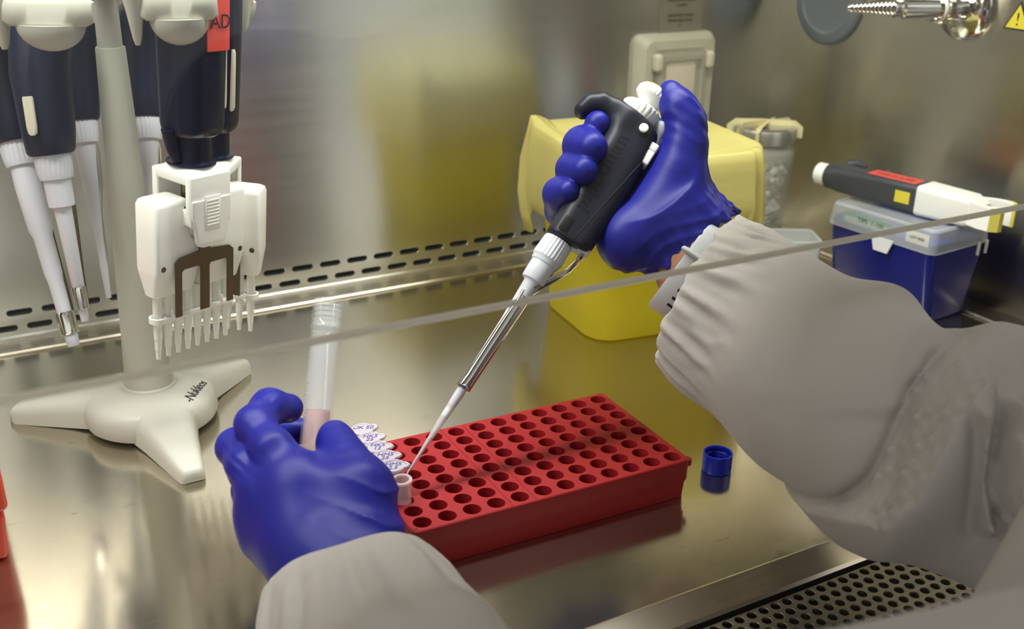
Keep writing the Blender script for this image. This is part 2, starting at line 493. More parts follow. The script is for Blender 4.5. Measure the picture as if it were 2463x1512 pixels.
# work tray
g = G()
XT, YT = 0.851, 0.912
g.add([(XL, YF, 0), (XT, YF, 0), (XT, YT, 0), (XL, YT, 0)], [(0, 1, 2, 3)])
struct(g.build('floor', 'steel_tray', uvfn=uv_xy, smooth=False))
# tray rim: folded edge along the back and the right side
g = G()
prof = [(-0.0035, -0.002), (-0.003, 0.0012), (-0.0015, 0.0026), (0.0005, 0.0026), (0.002, 0.0012), (0.0025, -0.002)]
g.loft([[(XL, YT+a, b) for a, b in prof], [(XT, YT+a, b) for a, b in prof]], closed=True)
g.loft([[(XT+a, YF, b) for a, b in prof], [(XT+a, YT, b) for a, b in prof]], closed=True)
struct(g.build('trim_1', 'steel_lip', uvfn=uv_xy))
# ledges beyond the tray
g = G()
g.add([(XL, YT, -0.001), (XW, YT, -0.001), (XW, YW+0.0, -0.001), (XL, YW, -0.001)], [(0, 1, 2, 3)])
g.add([(XT, YF-0.13, -0.001), (XW, YF-0.13, -0.001), (XW, YT, -0.001), (XT, YT, -0.001)], [(0, 1, 2, 3)])
struct(g.build('trim_2', 'steel_lip', uvfn=uv_xy, smooth=False))
# front lip of the tray, folded down to the grille
g = G()
lip = [(YF, 0.0), (YF-0.0006, 0.0007), (YF-0.0016, 0.0008), (YF-0.003, 0.0), (YF-0.018, -0.0045), (YF-0.0195, -0.0065), (YF-0.0195, -0.03)]
g.loft([[(XL, a, b) for a, b in lip], [(XT, a, b) for a, b in lip]], False, False, closed=False)
struct(g.build('trim_3', 'steel_lip', uvfn=uv_xy))
# perforated air grille in front of the tray
g = G()
PX, PY, R0 = 0.0088, 0.0076, 0.0031
gy0 = YF-0.0225
nrow = 14
for r in range(nrow):
    for c in range(66):
        x = 0.26+c*PX+(PX/2 if r % 2 else 0); y = gy0-PY*(r+0.5)
        g.hole_cell((x, y), PX, PY, lambda a: R0, lambda X, Y, d: (X, Y, -0.008-d), depth=0.0012, seg=16)
yb = gy0-PY*nrow
for x0, x1 in ((XL, 0.26-PX/2+0.0), (0.26+66*PX-PX/2, XT)):
    g.add([(x0, yb, -0.008), (x1, yb, -0.008), (x1, gy0, -0.008), (x0, gy0, -0.008)], [(0, 1, 2, 3)])
g.add([(XL, yb, -0.008), (XT, yb, -0.008), (XT, yb-0.05, -0.02), (XL, yb-0.05, -0.02)], [(0, 1, 2, 3)])
struct(g.build('air_grille', 'steel_grille', sharp=30))
g = G()
g.add([(XL, 0.2, -0.05), (XW, 0.2, -0.05), (XW, 0.40, -0.05), (XL, 0.40, -0.05)], [(0, 1, 2, 3)])
struct(g.build('trim_4', 'plenum_black', smooth=False))

# back wall with its two rows of air slots near the foot
g = G()
SP, SH = 0.0278, 0.0135
def stadium(a, L=0.0215, H=0.0056):
    co, si = abs(math.cos(a)), abs(math.sin(a)); r = H/2; c = L/2-r
    if si*c <= r*co*0+1e9:
        # side of the slot or its round end
        if si > 1e-6 and r/si*co <= c: return r/si
        b = c*co; return b+math.sqrt(max(b*b-(c*c-r*r), 0))
SX0 = 0.2905
cols = range(-29, 22)
for row, (zc, off) in enumerate(((0.0215, 0.0), (0.0080, SP*0.52))):
    for k in cols:
        x = SX0+k*SP+off
        g.hole_cell((x, zc), SP, SH, stadium, lambda X, Z, d: (X, YW+d, Z), depth=0.006, seg=40)
zt = 0.0215+SH/2; zb = 0.0080-SH/2
x0 = SX0-29*SP-SP/2; x1 = SX0+21*SP+SP/2
for xa, xb in ((XL-0.2, x0+SP*0.0), (x1+SP*0.52, XW)):
    if xb > xa: g.add([(xa, YW, zb), (xb, YW, zb), (xb, YW, zt), (xa, YW, zt)], [(0, 1, 2, 3)])
g.add([(XL-0.2, YW, zt), (XW, YW, zt), (XW, YW, ZC), (XL-0.2, YW, ZC)], [(0, 1, 2, 3)])
# rolled foot of the wall
cove = [(YW, zb), (YW-0.001, zb-0.0015), (YW-0.0005, zb-0.004)]
g.loft([[(XL-0.2, a, b) for a, b in cove], [(XW, a, b) for a, b in cove]], False, False, closed=False)
struct(g.build('wall_back', 'steel_wall', uvfn=uv_xz, sharp=30))
g = G(); g.add([(XL, YW+0.02, -0.01), (XW, YW+0.02, -0.01), (XW, YW+0.02, 0.05), (XL, YW+0.02, 0.05)], [(0, 1, 2, 3)])
struct(g.build('trim_5', 'plenum_black', smooth=False))
g = G(); g.add([(XW, 0.30, -0.02), (XW, YW+0.01, -0.02), (XW, YW+0.01, ZC), (XW, 0.30, ZC)], [(0, 1, 2, 3)])
struct(g.build('wall_right', 'steel_side', uvfn=uv_yz, smooth=False))
g = G(); g.add([(XL, 0.30, -0.02), (XL, YW, -0.02), (XL, YW, ZC), (XL, 0.30, ZC)], [(0, 1, 2, 3)])
struct(g.build('wall_left', 'steel_side', uvfn=uv_yz, smooth=False))
g = G(); g.add([(XL, 0.36, ZC), (XW, 0.36, ZC), (XW, YW, ZC), (XL, YW, ZC)], [(0, 1, 2, 3)])
struct(g.build('ceiling', 'white_plastic', smooth=False))

# added unseen baffle that shades the left hand and sleeves from the tube
g = G(); g.add([(XL, 0.558, 0.512), (XW, 0.558, 0.512), (XW, 0.558, ZC), (XL, 0.558, ZC)], [(0, 1, 2, 3)])
struct(g.build('added_baffle_front', 'steel_grille', smooth=False))
g = G(); g.add([(XL, 0.652, 0.616), (XW, 0.652, 0.616), (XW, 0.652, ZC), (XL, 0.652, ZC)], [(0, 1, 2, 3)])  # added unseen baffle that keeps the tube's glare off the back wall
struct(g.build('added_baffle_rear', 'steel_grille', smooth=False))
# glass sash, its lower edge just over the front of the tray
SY, SZ, TILT = 0.360, 0.2122, math.radians(9)
Ms = Matrix.Translation((0.19, SY, SZ)) @ Matrix.Rotation(-TILT, 4, 'X')
win = thing('window_1', 'clear glass sash hanging over the front of the work tray', 'window', Ms)
win['kind'] = 'structure'
wx, wz, wt = 0.69, 0.46, 0.010
g = G()
for y in (0.0, wt):
    g.add([(-wx, y, 0.0), (wx, y, 0.0), (wx, y, wz), (-wx, y, wz)], [(0, 1, 2, 3)])
g.build('pane', 'sash_glass', win, smooth=False)
g = G()
g.loft([[(x, wt*0.5+wt*0.5*math.cos(a), -0.0012*math.sin(a)) for a in [math.pi*k/8 for k in range(9)]] for x in (-wx, wx)], False, False, closed=False)
g.build('lit_edge', 'sash_edge', win)

# ------------------------------------------------------------------ red rack with its tubes
RX, RY, RA = 0.2280, 0.4916, -0.0321        # first well of the near row, heading of the long side
RX = 0.2280; RYAW = RA
DX, DY, RH = 0.0160, 0.01296, 0.0275
MR = Matrix.Translation((RX, RY, 0)) @ Matrix.Rotation(RYAW, 4, 'Z')
rack = thing('tube_rack', 'red plastic ninety six well tube rack on the steel tray', 'tube rack', MR)
g = G()
x0, x1, y0, y1 = -DX/2, 11.5*DX, -DY/2, 7.5*DY
for i in range(12):
    for j in range(8):
        g.hole_cell((i*DX, j*DY), DX, DY, lambda a: 0.0056, lambda X, Y, d: (X, Y, RH-d), depth=0.023, bottom=True, seg=28)
cx, cy = (x0+x1)/2, (y0+y1)/2
def rk_ring(w, d, r, z): return [(cx+x, cy+y, z) for x, y in rrect(w, d, r, 5)]
W0, D0 = x1-x0, y1-y0
# the border round the wells, the walls and the foot
def flat_ring(w, d, n=6):
    return rrect(w, d, 1e-5, n)
outer = []
mw, md = 0.0010, 0.0018
rings = [[(cx+x, cy+y, RH) for x, y in rrect(W0, D0, 1e-5, 5)],
         rk_ring(W0+2*mw-0.0012, D0+2*md-0.0012, 0.0032, RH), rk_ring(W0+2*mw, D0+2*md, 0.0038, RH-0.0006),
         rk_ring(W0+2*mw-0.0006, D0+2*md-0.0004, 0.0038, 0.0125), rk_ring(W0+2*mw-0.0034, D0+2*md-0.0010, 0.0034, 0.0120),
         rk_ring(W0+2*mw-0.005, D0+2*md-0.0020, 0.0034, 0.0002), rk_ring(W0+2*mw-0.009, D0+2*md-0.006, 0.003, 0.0)]
g.loft(rings, False, True)
g.build('rack_body', 'red_rack', rack, sharp=32)
g = G()
for u in (3.5, 4.5): g.rbox((u*DX, cy, RH+0.0001), (0.0007, D0, 0.0005), 0.0002, n=2)
g.build('dividing_ridge', 'red_rack', rack)
g = G(); g.lathe([(0.0034, -0.0035), (0.0034, 0), (0.0028, 0.0006)], 20, Matrix.Translation((x1+mw+0.0010, y0+0.004, RH-0.003)))
g.build('corner_lug', 'red_rack', rack)
lettering('row_letter', 'H', 0.0048, 'ink_red_dark', Matrix.Translation((-0.0066, -0.0052, RH+0.0001)), rack)

def microtube(label, i, j, closed, yaw, words=None):
    z0 = RH
    M = MR @ Matrix.Translation((i*DX, j*DY, z0-0.023)) @ Matrix.Rotation(yaw, 4, 'Z') @ Matrix.Rotation(math.radians(-3), 4, 'Y')
    t = thing('microtube', label, 'tube', M, None)
    top = 0.0385
    g = G()
    prof = [(0.0006, 0.0006), (0.0018, 0.0012), (0.0026, 0.006), (0.0046, 0.016), (0.0050, 0.020), (0.0051, top-0.003), (0.0051, top-0.0014),
            (0.0062, top-0.0012), (0.0064, top-0.0004), (0.0062, top), (0.0045, top), (0.0044, top-0.002), (0.0043, 0.020), (0.0038, 0.0155), (0.0014, 0.004)]
    g.lathe(prof, 28)
    g.build('tube_body', 'tube_frost', t, sharp=40)
    g = G(); g.lathe([(0.0012, 0.0035), (0.0036, 0.0150), (0.0041, 0.019), (0.0041, 0.022)], 24)
    g.build('liquid', 'pink_drop', t)
    h = G()
    if closed:
        h.tube([(-0.0055, 0, top-0.0008), (-0.0085, 0, top-0.001), (-0.0086, 0, top+0.0006), (-0.0055, 0, top+0.0012)], 0.0008, 8, flat=2.2)
        h.build('hinge', 'tube_frost_lid', t)
        lid = G()
        out = []
        for k in range(48):
            a = 2*math.pi*k/48; r = 0.0076
            x, y = r*math.cos(a), r*math.sin(a)
            if abs(a) < 0.42 or a > 2*math.pi-0.42: x = 0.0108-0.6*abs(y); y = y*1.0
            if abs(a-math.pi) < 0.5: x = -0.0094
            out.append((x, y))
        lid.loft([[(x*0.96, y*0.96, top+0.0002) for x, y in out], [(x, y, top+0.0006) for x, y in out], [(x, y, top+0.0016) for x, y in out], [(x*0.96, y*0.95, top+0.0021) for x, y in out],
                  [(x*0.80, y*0.78, top+0.0021) for x, y in out], [(x*0.76, y*0.74, top+0.0017) for x, y in out]])
        lo = lid.build('lid', 'tube_frost_lid', t, sharp=40)
        for r_, w in enumerate(words or []):
            lettering('handwriting', w, 0.0052, 'ink_blue', Matrix.Translation((0, 0, top+0.0018)) @ Matrix.Rotation(-yaw+RYAW*0-0.45, 4, 'Z') @ Matrix.Translation((0.0003, 0.0019-0.0042*r_, 0)), lo, shear=0.15, spacing=0.95)
    else:
        # lid folded back on its strap, its underside to the sky
        h.tube([(-0.0058, 0, top-0.0008), (-0.0095, 0, top-0.0006), (-0.0118, 0, top+0.001), (-0.0135, 0, top+0.004)], 0.0008, 8, flat=2.6)
        h.build('hinge', 'tube_frost_lid', t)
        lid = G()
        Ml = Matrix.Translation((-0.0170, 0, top+0.0095)) @ Matrix.Rotation(math.radians(-60), 4, 'Y')
        lid.lathe([(0.0066, -0.001), (0.0070, 0), (0.0070, 0.001), (0.0052, 0.0012), (0.0048, 0.004), (0.0040, 0.004), (0.0038, 0.0012)], 28, Ml)
        lid.build('lid', 'tube_frost_lid', t, sharp=40)
    return t
yw = math.radians(-18)
microtube('open microtube with pink liquid under the pipette tip, nearest of its column', 0, 2, False, math.radians(10))
for j, (w, txt) in enumerate(((['HM5', '2.5'], 'closed microtube right behind the open one in the red rack'),
                       (['HM5', '25'], 'second closed microtube behind the open one in the red rack'),
                       (['HKS', '12'], 'middle one of five closed microtubes in the red rack'),
                       (['HK5', '25'], 'closed microtube second from the far corner of the red rack'),
                       (['UK 50'], 'closed microtube in the far corner of the red rack'))):
    microtube(txt, 0, 3+j, True, yw+math.radians((0, 3, -5, 6, 14)[j]), w)

# loose blue cap lying upside down
cap = thing('screw_cap', 'small blue screw cap lying open side up right of the red rack', 'cap', Matrix.Translation((0.4515, 0.4955, 0)))
g = G()
CR = 0.0101
g.lathe([(CR-0.0012, 0.0), (CR-0.0004, 0.0004), (CR, 0.0014, 1), (CR, 0.0125, 1), (CR, 0.0132), (CR-0.0003, 0.0137), (CR-0.0012, 0.0137), (CR-0.0015, 0.0130), (CR-0.0017, 0.0105), (CR-0.0010, 0.0098), (CR-0.0018, 0.0085), (CR-0.0010, 0.0075), (CR-0.0018, 0.006), (CR-0.0018, 0.0022)], 96, rib=(48, 0.00035))
g.build('cap_body', 'blue_cap', cap, sharp=50)
g = G(); g.lathe([(0.0062, 0.002), (0.0062, 0.0058), (0.0059, 0.0062), (0.0052, 0.0062), (0.0049, 0.0058), (0.0049, 0.0022)], 40)
g.build('sealing_ring', 'blue_cap', cap, sharp=40)

# red container cut by the left edge of the photo
p0 = on_z(22, 1345, 0.0)
rb = thing('red_container', 'red plastic container at the far left edge of the work tray', 'container', Matrix.Translation((p0[0]-0.0545, p0[1]+0.055, 0)))
g = G()
g.rbox((0, 0, 0.016), (0.110, 0.110, 0.032), 0.004, taper=1.03)
g.build('base', 'red_bin', rb)
g = G(); g.rbox((0, 0, 0.048), (0.118, 0.118, 0.030), 0.004, taper=0.985)
g.build('lid', 'red_bin', rb)

# ------------------------------------------------------------------ sharps bin in the back
Mb = Matrix.Translation((0.567, 0.757, 0)) @ Matrix.Rotation(math.radians(-7), 4, 'Z')
sb = thing('waste_bin', 'yellow plastic waste bin standing by the back wall', 'bin', Mb)
g = G()
BH = 0.162
def br(w, d, r, z): return [(x, y, z) for x, y in rrect(w, d, r, 8)]
g.loft([br(0.128, 0.106, 0.022, 0.0), br(0.134, 0.112, 0.024, 0.002), br(0.148, 0.142, 0.024, BH-0.012), br(0.153, 0.147, 0.026, BH-0.010), br(0.154, 0.148, 0.026, BH-0.002),
        br(0.150, 0.144, 0.024, BH), br(0.145, 0.139, 0.022, BH-0.002), br(0.1435, 0.1375, 0.022, BH-0.010)], True, False)
g.build('bin_body', 'bin_yellow', sb, sharp=40)
# the liner bag folded out over the rim
g = G(); rings = []; N = 120
base = rrect(1, 1, 0.16, 29)
def bag_ring(w, d, z, amp, seed, drop=0.0):
    ring = []
    n = len(base)
    for k, (x, y) in enumerate(base):
        t = k/n*2*math.pi
        wv = math.sin(5*t+seed)+0.7*math.sin(9*t+2.1*seed)+0.5*math.sin(17*t+0.7*seed)
        hang = drop*(0.5+0.5*math.sin(2*t+2.6)+0.35*math.sin(5*t+1.1))
        lf = 1.0
        s_ = 1+amp*wv
        ring.append((x*w*s_, y*d*s_, z-hang+0.0015*wv*(1 if amp > 0.004 else 0.3)))
    return ring
rings = [bag_ring(0.012, 0.012, BH-0.012, 0.05, 0.3), bag_ring(0.040, 0.034, BH-0.014, 0.05, 0.4), bag_ring(0.070, 0.060, BH-0.013, 0.05, 0.5), bag_ring(0.100, 0.088, BH-0.009, 0.03, 0.7), bag_ring(0.125, 0.114, BH-0.005, 0.02, 0.9), bag_ring(0.144, 0.134, BH-0.001, 0.010, 1.1),
         bag_ring(0.157, 0.150, BH+0.004, 0.004, 1.4), bag_ring(0.163, 0.157, BH+0.002, 0.005, 1.6), bag_ring(0.166, 0.161, BH-0.006, 0.008, 1.7), bag_ring(0.168, 0.163, BH-0.014, 0.012, 1.8), bag_ring(0.170, 0.165, BH-0.023, 0.015, 1.9, 0.004),
         bag_ring(0.172, 0.167, BH-0.031, 0.019, 2.0, 0.010), bag_ring(0.174, 0.169, BH-0.039, 0.024, 2.1, 0.016), bag_ring(0.172, 0.167, BH-0.046, 0.027, 2.2, 0.024), bag_ring(0.166, 0.161, BH-0.052, 0.028, 2.4, 0.032)]
co_ = np.array([p for r_ in rings for p in r_])
nz1 = vnoise(co_, 45, 51, 3); nz2 = vnoise(co_*np.array([1, 1, 0.35]), 110, 52, 2)
out_ = co_.copy(); rad_ = np.hypot(co_[:, 0], co_[:, 1])+1e-6
wgt = np.clip((rad_-0.06)/0.03, 0, 1)
low = np.clip((BH+0.004-co_[:, 2])/0.02, 0, 1)
out_[:, 0] += co_[:, 0]/rad_*(0.0035*nz1+0.0022*nz2)*wgt*low; out_[:, 1] += co_[:, 1]/rad_*(0.0035*nz1+0.0022*nz2)*wgt*low
out_[:, 2] += (0.0045*nz1+0.0020*nz2)*(1-low)*(1 if True else 0)
out_[:, 2] += 0.009*np.exp(-(((co_[:, 0]+0.075)/0.02)**2+((co_[:, 1]-0.068)/0.03)**2))*(1-low)
rings = [[tuple(p) for p in out_[i*len(base):(i+1)*len(base)]] for i in range(len(rings))]
g.loft(rings, True, False)
o = g.build('liner_bag', 'bag_yellow', sb, sharp=0)
md = o.modifiers.new('thickness', 'SOLIDIFY'); md.thickness = 0.0006

# glass jar with a taped lid
jx, jy = 0.788, 0.846
jar = thing('glass_jar', 'lidded glass jar full of clear plastic bits beside the yellow bin', 'jar', Matrix.Translation((jx, jy, 0)))
JH = 0.118
g = G()
pr = [(0.020, 0.0), (0.0265, 0.001), (0.0275, 0.006), (0.0285, 0.045), (0.0315, 0.092), (0.0322, 0.100), (0.0305, 0.107), (0.0270, 0.111), (0.0265, 0.1225), (0.0250, 0.1225),
      (0.0252, 0.111), (0.0290, 0.105), (0.0300, 0.099), (0.0268, 0.045), (0.0258, 0.006), (0.020, 0.004)]
pr = [(r_*1.06, z_*1.075) for r_, z_ in pr]
g.lathe(pr, 48)
g.build('jar_body', 'jar_glass', jar, sharp=40)
g = G()
g.lathe([(0.0270, 0.1220), (0.0315, 0.1218), (0.0330, 0.1230), (0.0332, 0.1335), (0.0322, 0.1365), (0.0290, 0.1380), (0.0275, 0.1374), (0.0, 0.1374)], 48, cap1=False)
lidj = g.build('lid', 'foil', jar, sharp=40)
g = G()   # pale tape stretched over the lid
for k in range(5):
    a = -0.62+k*0.31
    pts = [(math.cos(a)*r, math.sin(a)*r, z) for r, z in ((0.0345, 0.125), (0.0347, 0.1352), (0.030, 0.1388), (0.0, 0.1392), (-0.030, 0.1388), (-0.0347, 0.1352), (-0.0345, 0.125))]
    if k in (0, 2, 4): g.tube(pts, 0.0002, 8, flat=22)
g.build('tape', 'tape_cream', lidj)
for k, (a, r) in enumerate(((2.3, 0.022), (1.75, 0.020), (1.2, 0.018), (0.55, 0.021), (-2.2, 0.029))):
    g = G(); g.rbox((0, 0, 0), (0.0012, 0.0075, 0.0005), 0.0002, Matrix.Translation((math.cos(a)*r, math.sin(a)*r*0.9, 0.1394)) @ Matrix.Rotation(0.25, 4, 'Z'), n=1)
    g.build('pen_mark', 'ink_black', lidj)
g = G(); rnd = random.Random(4)
for k in range(120):
    z = 0.006+0.088*k/120; rmax = (0.0255+0.004*z/0.1)-0.006
    a = rnd.random()*6.28; r = rmax*math.sqrt(rnd.random())
    M = Matrix.Translation((r*math.cos(a), r*math.sin(a), z+0.004)) @ Matrix.Rotation(rnd.random()*3.1, 4, 'X') @ Matrix.Rotation(rnd.random()*3.1, 4, 'Y')
    q = rnd.choice((0.0034, 0.0042, 0.005))
    g.lathe([(q*0.75, -0.005), (q, 0.004), (q*1.15, 0.0045), (q*0.85, 0.0045), (q*0.6, -0.0045)], 14, M)
bits = g.build('plastic_bits', 'jar_bits', jar, sharp=40); bits['kind'] = 'stuff'

# small frosted box lid leaning behind the sleeve
tl = thing('frosted_box', 'small frosted plastic box between the jar and the blue tip box', 'box', Matrix.Translation((0.772, 0.786, 0)) @ Matrix.Rotation(math.radians(-28), 4, 'Z'))
g = G()
def fr(w, d, r, z): return [(x, y, z) for x, y in rrect(w, d, r, 6)]
g.loft([fr(0.066, 0.038, 0.004, 0), fr(0.068, 0.040, 0.005, 0.001), fr(0.074, 0.044, 0.005, 0.036), fr(0.072, 0.042, 0.005, 0.0375), fr(0.068, 0.038, 0.004, 0.0370), fr(0.064, 0.036, 0.004, 0.002)])
g.build('box_body', 'lid_frost_edge', tl)
g = G(); g.rbox((0.012, -0.0207, 0.019), (0.0012, 0.0012, 0.034), 0.0004, n=2); g.build('rib', 'lid_frost_edge', tl)

# ------------------------------------------------------------------ blue tip box
# near bottom corner at P0, long side runs away towards the back
Pn, Pl, Prr = np.array([0.778, 0.604]), np.array([0.767, 0.725]), np.array([0.866, 0.616])
cen = (Pl+Prr)/2
yawb = math.atan2(*(Pl-Pn)[::-1])-math.pi/2
Mx = Matrix.Translation((cen[0], cen[1], 0)) @ Matrix.Rotation(yawb, 4, 'Z')
tb = thing('tip_box', 'blue tip box with frosted lid in the right back corner', 'box', Mx)
bw, bd = 0.087, 0.120
g = G()
g.loft([fr(bw-0.030, bd-0.012, 0.006, 0.0), fr(bw-0.027, bd-0.009, 0.007, 0.002), fr(bw-0.006, bd-0.005, 0.008, 0.062), fr(bw-0.006, bd-0.005, 0.008, 0.076), fr(bw-0.009, bd-0.008, 0.007, 0.076), fr(bw-0.009, bd-0.008, 0.007, 0.062), fr(bw-0.030, bd-0.012, 0.006, 0.003)])
g.build('tip_tray', 'box_blue', tb)
g = G(); g.rbox((0, 0, 0.0715), (bw-0.010, bd-0.009, 0.0035), 0.0012)
g.build('tip_deck', 'box_blue_rim', tb)
g = G()
g.loft([fr(bw, bd, 0.009, 0.069), fr(bw+0.0008, bd+0.0008, 0.009, 0.0705), fr(bw-0.004, bd-0.004, 0.008, 0.0885), fr(bw-0.008, bd-0.008, 0.007, 0.0905), fr(bw-0.011, bd-0.011, 0.006, 0.0905), fr(bw-0.012, bd-0.012, 0.006, 0.0890)])
lid = g.build('lid', 'lid_frost', tb)
g = G()   # clasp on the long side, hinge knuckles on the short side
cl = [(-0.011, 0.0), (0.013, 0.0), (0.008, -0.013), (-0.007, -0.013)]
g.prism(cl, -0.0007, 0.0007, Matrix.Translation((-bw/2-0.0012, -0.006, 0.0715)) @ Matrix.Rotation(math.radians(-90), 4, 'Z') @ Matrix.Rotation(math.radians(90), 4, 'X'))
g.build('clasp', 'lid_frost_edge', tb)
g = G()
for x in (0.024, 0.036): g.rbox((x, -bd/2-0.001, 0.065), (0.0026, 0.0022, 0.013), 0.0006, n=2)
g.build('hinge', 'lid_frost_edge', tb)
SIDE = Matrix.Rotation(math.radians(-90), 4, 'Z') @ Matrix.Rotation(math.radians(90), 4, 'X')
g = G(); g.rbox((0, 0, 0), (0.052, 0.0105, 0.0003), 0.0001, Matrix.Translation((-bw/2+0.0012, 0.014, 0.0805)) @ SIDE, n=1)
lb = g.build('label', 'green_label', lid)
lettering('print', 'TIPS  1-100', 0.0062, 'ink_green', Matrix.Translation((-bw/2+0.0008, 0.010, 0.0805)) @ SIDE, lb)
g = G(); g.rbox((0, 0, 0), (0.024, 0.011, 0.0003), 0.0001, Matrix.Translation((-bw/2+0.0012, -0.041, 0.0805)) @ SIDE, n=1)
lb = g.build('label', 'paper_label', lid)
lettering('print', 'LOT 0425', 0.0036, 'ink_black', Matrix.Translation((-bw/2+0.0008, -0.041, 0.0805)) @ SIDE, lb)

# ------------------------------------------------------------------ stepper pipette lying on the tip box
za = 0.0905
A = np.array([0.792, 0.768]); B = np.array([0.832, 0.580])
dirp = (B-A)/np.linalg.norm(B-A); LP = np.linalg.norm(B-A)
rp_ang = math.atan2(dirp[1], dirp[0])
Mrp = Matrix.Translation((A[0], A[1], za+0.0145)) @ Matrix.Rotation(rp_ang, 4, 'Z')
rp = thing('dispenser_pipette', 'dark dispenser pipette with red and yellow labels lying on the blue tip box', 'pipette', Mrp)
def xr(x, w, h, r, zc=0.0): return [(x, y, z+zc) for y, z in rrect(w, h, r, 5)]
g = G(); g.loft([xr(0.0, 0.018, 0.018, 0.0089), xr(0.0015, 0.021, 0.021, 0.0104), xr(0.011, 0.021, 0.021, 0.0104), xr(0.014, 0.018, 0.018, 0.0089)])
g.build('plunger_button', 'white_plastic', rp)
g = G(); g.loft([xr(0.012, 0.022, 0.022, 0.0108), xr(0.014, 0.025, 0.025, 0.012), xr(0.022, 0.025, 0.025, 0.012), xr(0.027, 0.026, 0.025, 0.008), xr(0.075, 0.026, 0.025, 0.005), xr(0.112, 0.029, 0.026, 0.004), xr(0.114, 0.028, 0.025, 0.004)])
g.build('handle', 'dark_plastic', rp)
g = G(); g.tube([(0.024, 0.012, 0.010), (0.032, 0.018, 0.012), (0.040, 0.020, 0.010)], [0.006, 0.0055, 0.003], 14); g.tube([(0.062, 0.012, 0.008), (0.066, 0.018, 0.011), (0.070, 0.016, 0.009)], [0.004, 0.004, 0.003], 12)
g.build('finger_hook', 'dark_plastic', rp)
g = G(); g.loft([xr(0.1135, 0.030, 0.027, 0.004), xr(0.115, 0.032, 0.028, 0.005), xr(0.160, 0.031, 0.026, 0.005, -0.0005), xr(0.166, 0.026, 0.022, 0.005, -0.001), xr(0.172, 0.022, 0.018, 0.004, -0.002)])
g.build('barrel', 'white_plastic', rp)
g = G()   # the forked syringe mount at the tip end
for s_ in (1, -1):
    g.loft([xr(0.160, 0.006, 0.022, 0.002)] , False, False) if False else None
    pts = [(0.156, s_*0.010), (0.168, s_*0.0165), (0.176, s_*0.0195), (0.186, s_*0.0200), (0.1925, s_*0.0150), (0.1935, s_*0.0105), (0.1890, s_*0.0095), (0.1800, s_*0.0120), (0.172, s_*0.0105), (0.164, s_*0.005)]
    g.prism(pts if s_ > 0 else pts[::-1], -0.010, 0.010)
fk = g.build('fork', 'white_plastic', rp, sharp=30)
g = G()
for s_ in (1, -1):
    pts = [(0.1862, s_*0.0203), (0.1930, s_*0.0153), (0.1941, s_*0.0103), (0.1915, s_*0.0098), (0.1905, s_*0.0145), (0.1845, s_*0.0185)]
    g.prism(pts if s_ > 0 else pts[::-1], -0.0103, 0.0103)
g.build('fork_rim', 'yellow_trim', fk, sharp=30)
g = G(); g.lathe([(0.0042, 0), (0.0042, 0.012), (0.003, 0.013)], 18, Matrix.Translation((0.166, 0, 0)) @ Matrix.Rotation(math.pi/2, 4, 'Y')); g.build('plunger_socket', 'chrome', rp)
g = G(); g.rbox((0.083, 0.001, 0.0130), (0.050, 0.019, 0.0004), 0.0001, n=1); lb = g.build('label', 'red_label', rp); lb['label'] = 'red tape label with dark handwriting'
lettering('handwriting', 'EXT SMAP', 0.0085, 'ink_red_dark', Matrix.Translation((0.083, 0.001, 0.0133)) @ Matrix.Rotation(math.pi, 4, 'Z'), lb, shear=0.1)
g = G(); g.rbox((0.100, -0.0143, 0.000), (0.015, 0.0006, 0.011), 0.0002, n=1); lb = g.build('label', 'yellow_label', rp); lb['label'] = 'small yellow sticker'

# ------------------------------------------------------------------ things on the walls
so = thing('power_socket', 'grey socket with hinged clear cover on the back wall', 'socket', Matrix.Translation((0.741, YW, 0.163)))
g = G()
def wr(w, h, r, d): return [(x, -d, z) for x, z in rrect(w, h, r, 6)]
g.loft([wr(0.103, 0.114, 0.008, 0.0), wr(0.103, 0.114, 0.008, 0.003), wr(0.098, 0.110, 0.010, 0.010), wr(0.090, 0.102, 0.010, 0.0145), wr(0.070, 0.084, 0.006, 0.0150), wr(0.066, 0.080, 0.006, 0.0135)])
g.build('housing', 'socket_plastic', so)
g = G(); g.loft([wr(0.064, 0.078, 0.004, 0.012), wr(0.064, 0.078, 0.004, 0.020), wr(0.060, 0.074, 0.004, 0.0215), wr(0.050, 0.062, 0.003, 0.0215), wr(0.048, 0.060, 0.003, 0.020)], False, False)
g.build('cover', 'socket_cover', so)
g = G(); g.loft([wr(0.040, 0.054, 0.003, 0.0125), wr(0.040, 0.054, 0.003, 0.0165), wr(0.038, 0.052, 0.003, 0.017)]); g.build('face_plate', 'socket_face', so)
g = G(); g.lathe([(0.0022, 0), (0.0022, 0.0006)], 14, Matrix.Translation((-0.012, -0.0170, 0.008)) @ Matrix.Rotation(math.pi/2, 4, 'X')); g.build('screw', 'black', so)
for s_ in (-1, 1):
    g = G(); g.rbox((s_*0.034, -0.020, 0.030), (0.010, 0.012, 0.019), 0.004); g.build('hinge_clip', 'window_strip', so)
lbz = thing('wall_label', 'small printed label on the back wall above the socket', 'label', Matrix.Translation((0.748, YW-0.0004, 0.240)))
g = G(); g.rbox((0, 0, 0), (0.056, 0.0004, 0.040), 0.0001, n=1); g.build('sticker', 'socket_label', lbz)
RXW = Matrix.Rotation(math.radians(90), 4, 'X')
for k, w in enumerate(('MAX TOTAL LOAD', '5 AMPS', '', 'MAXIMUM TOTAL', 'AVAILABLE LOAD', '5')):
    if w: lettering('print', w, 0.0042, 'ink_grey', Matrix.Translation((0, -0.0004, 0.013-0.0052*k)) @ RXW, lbz)

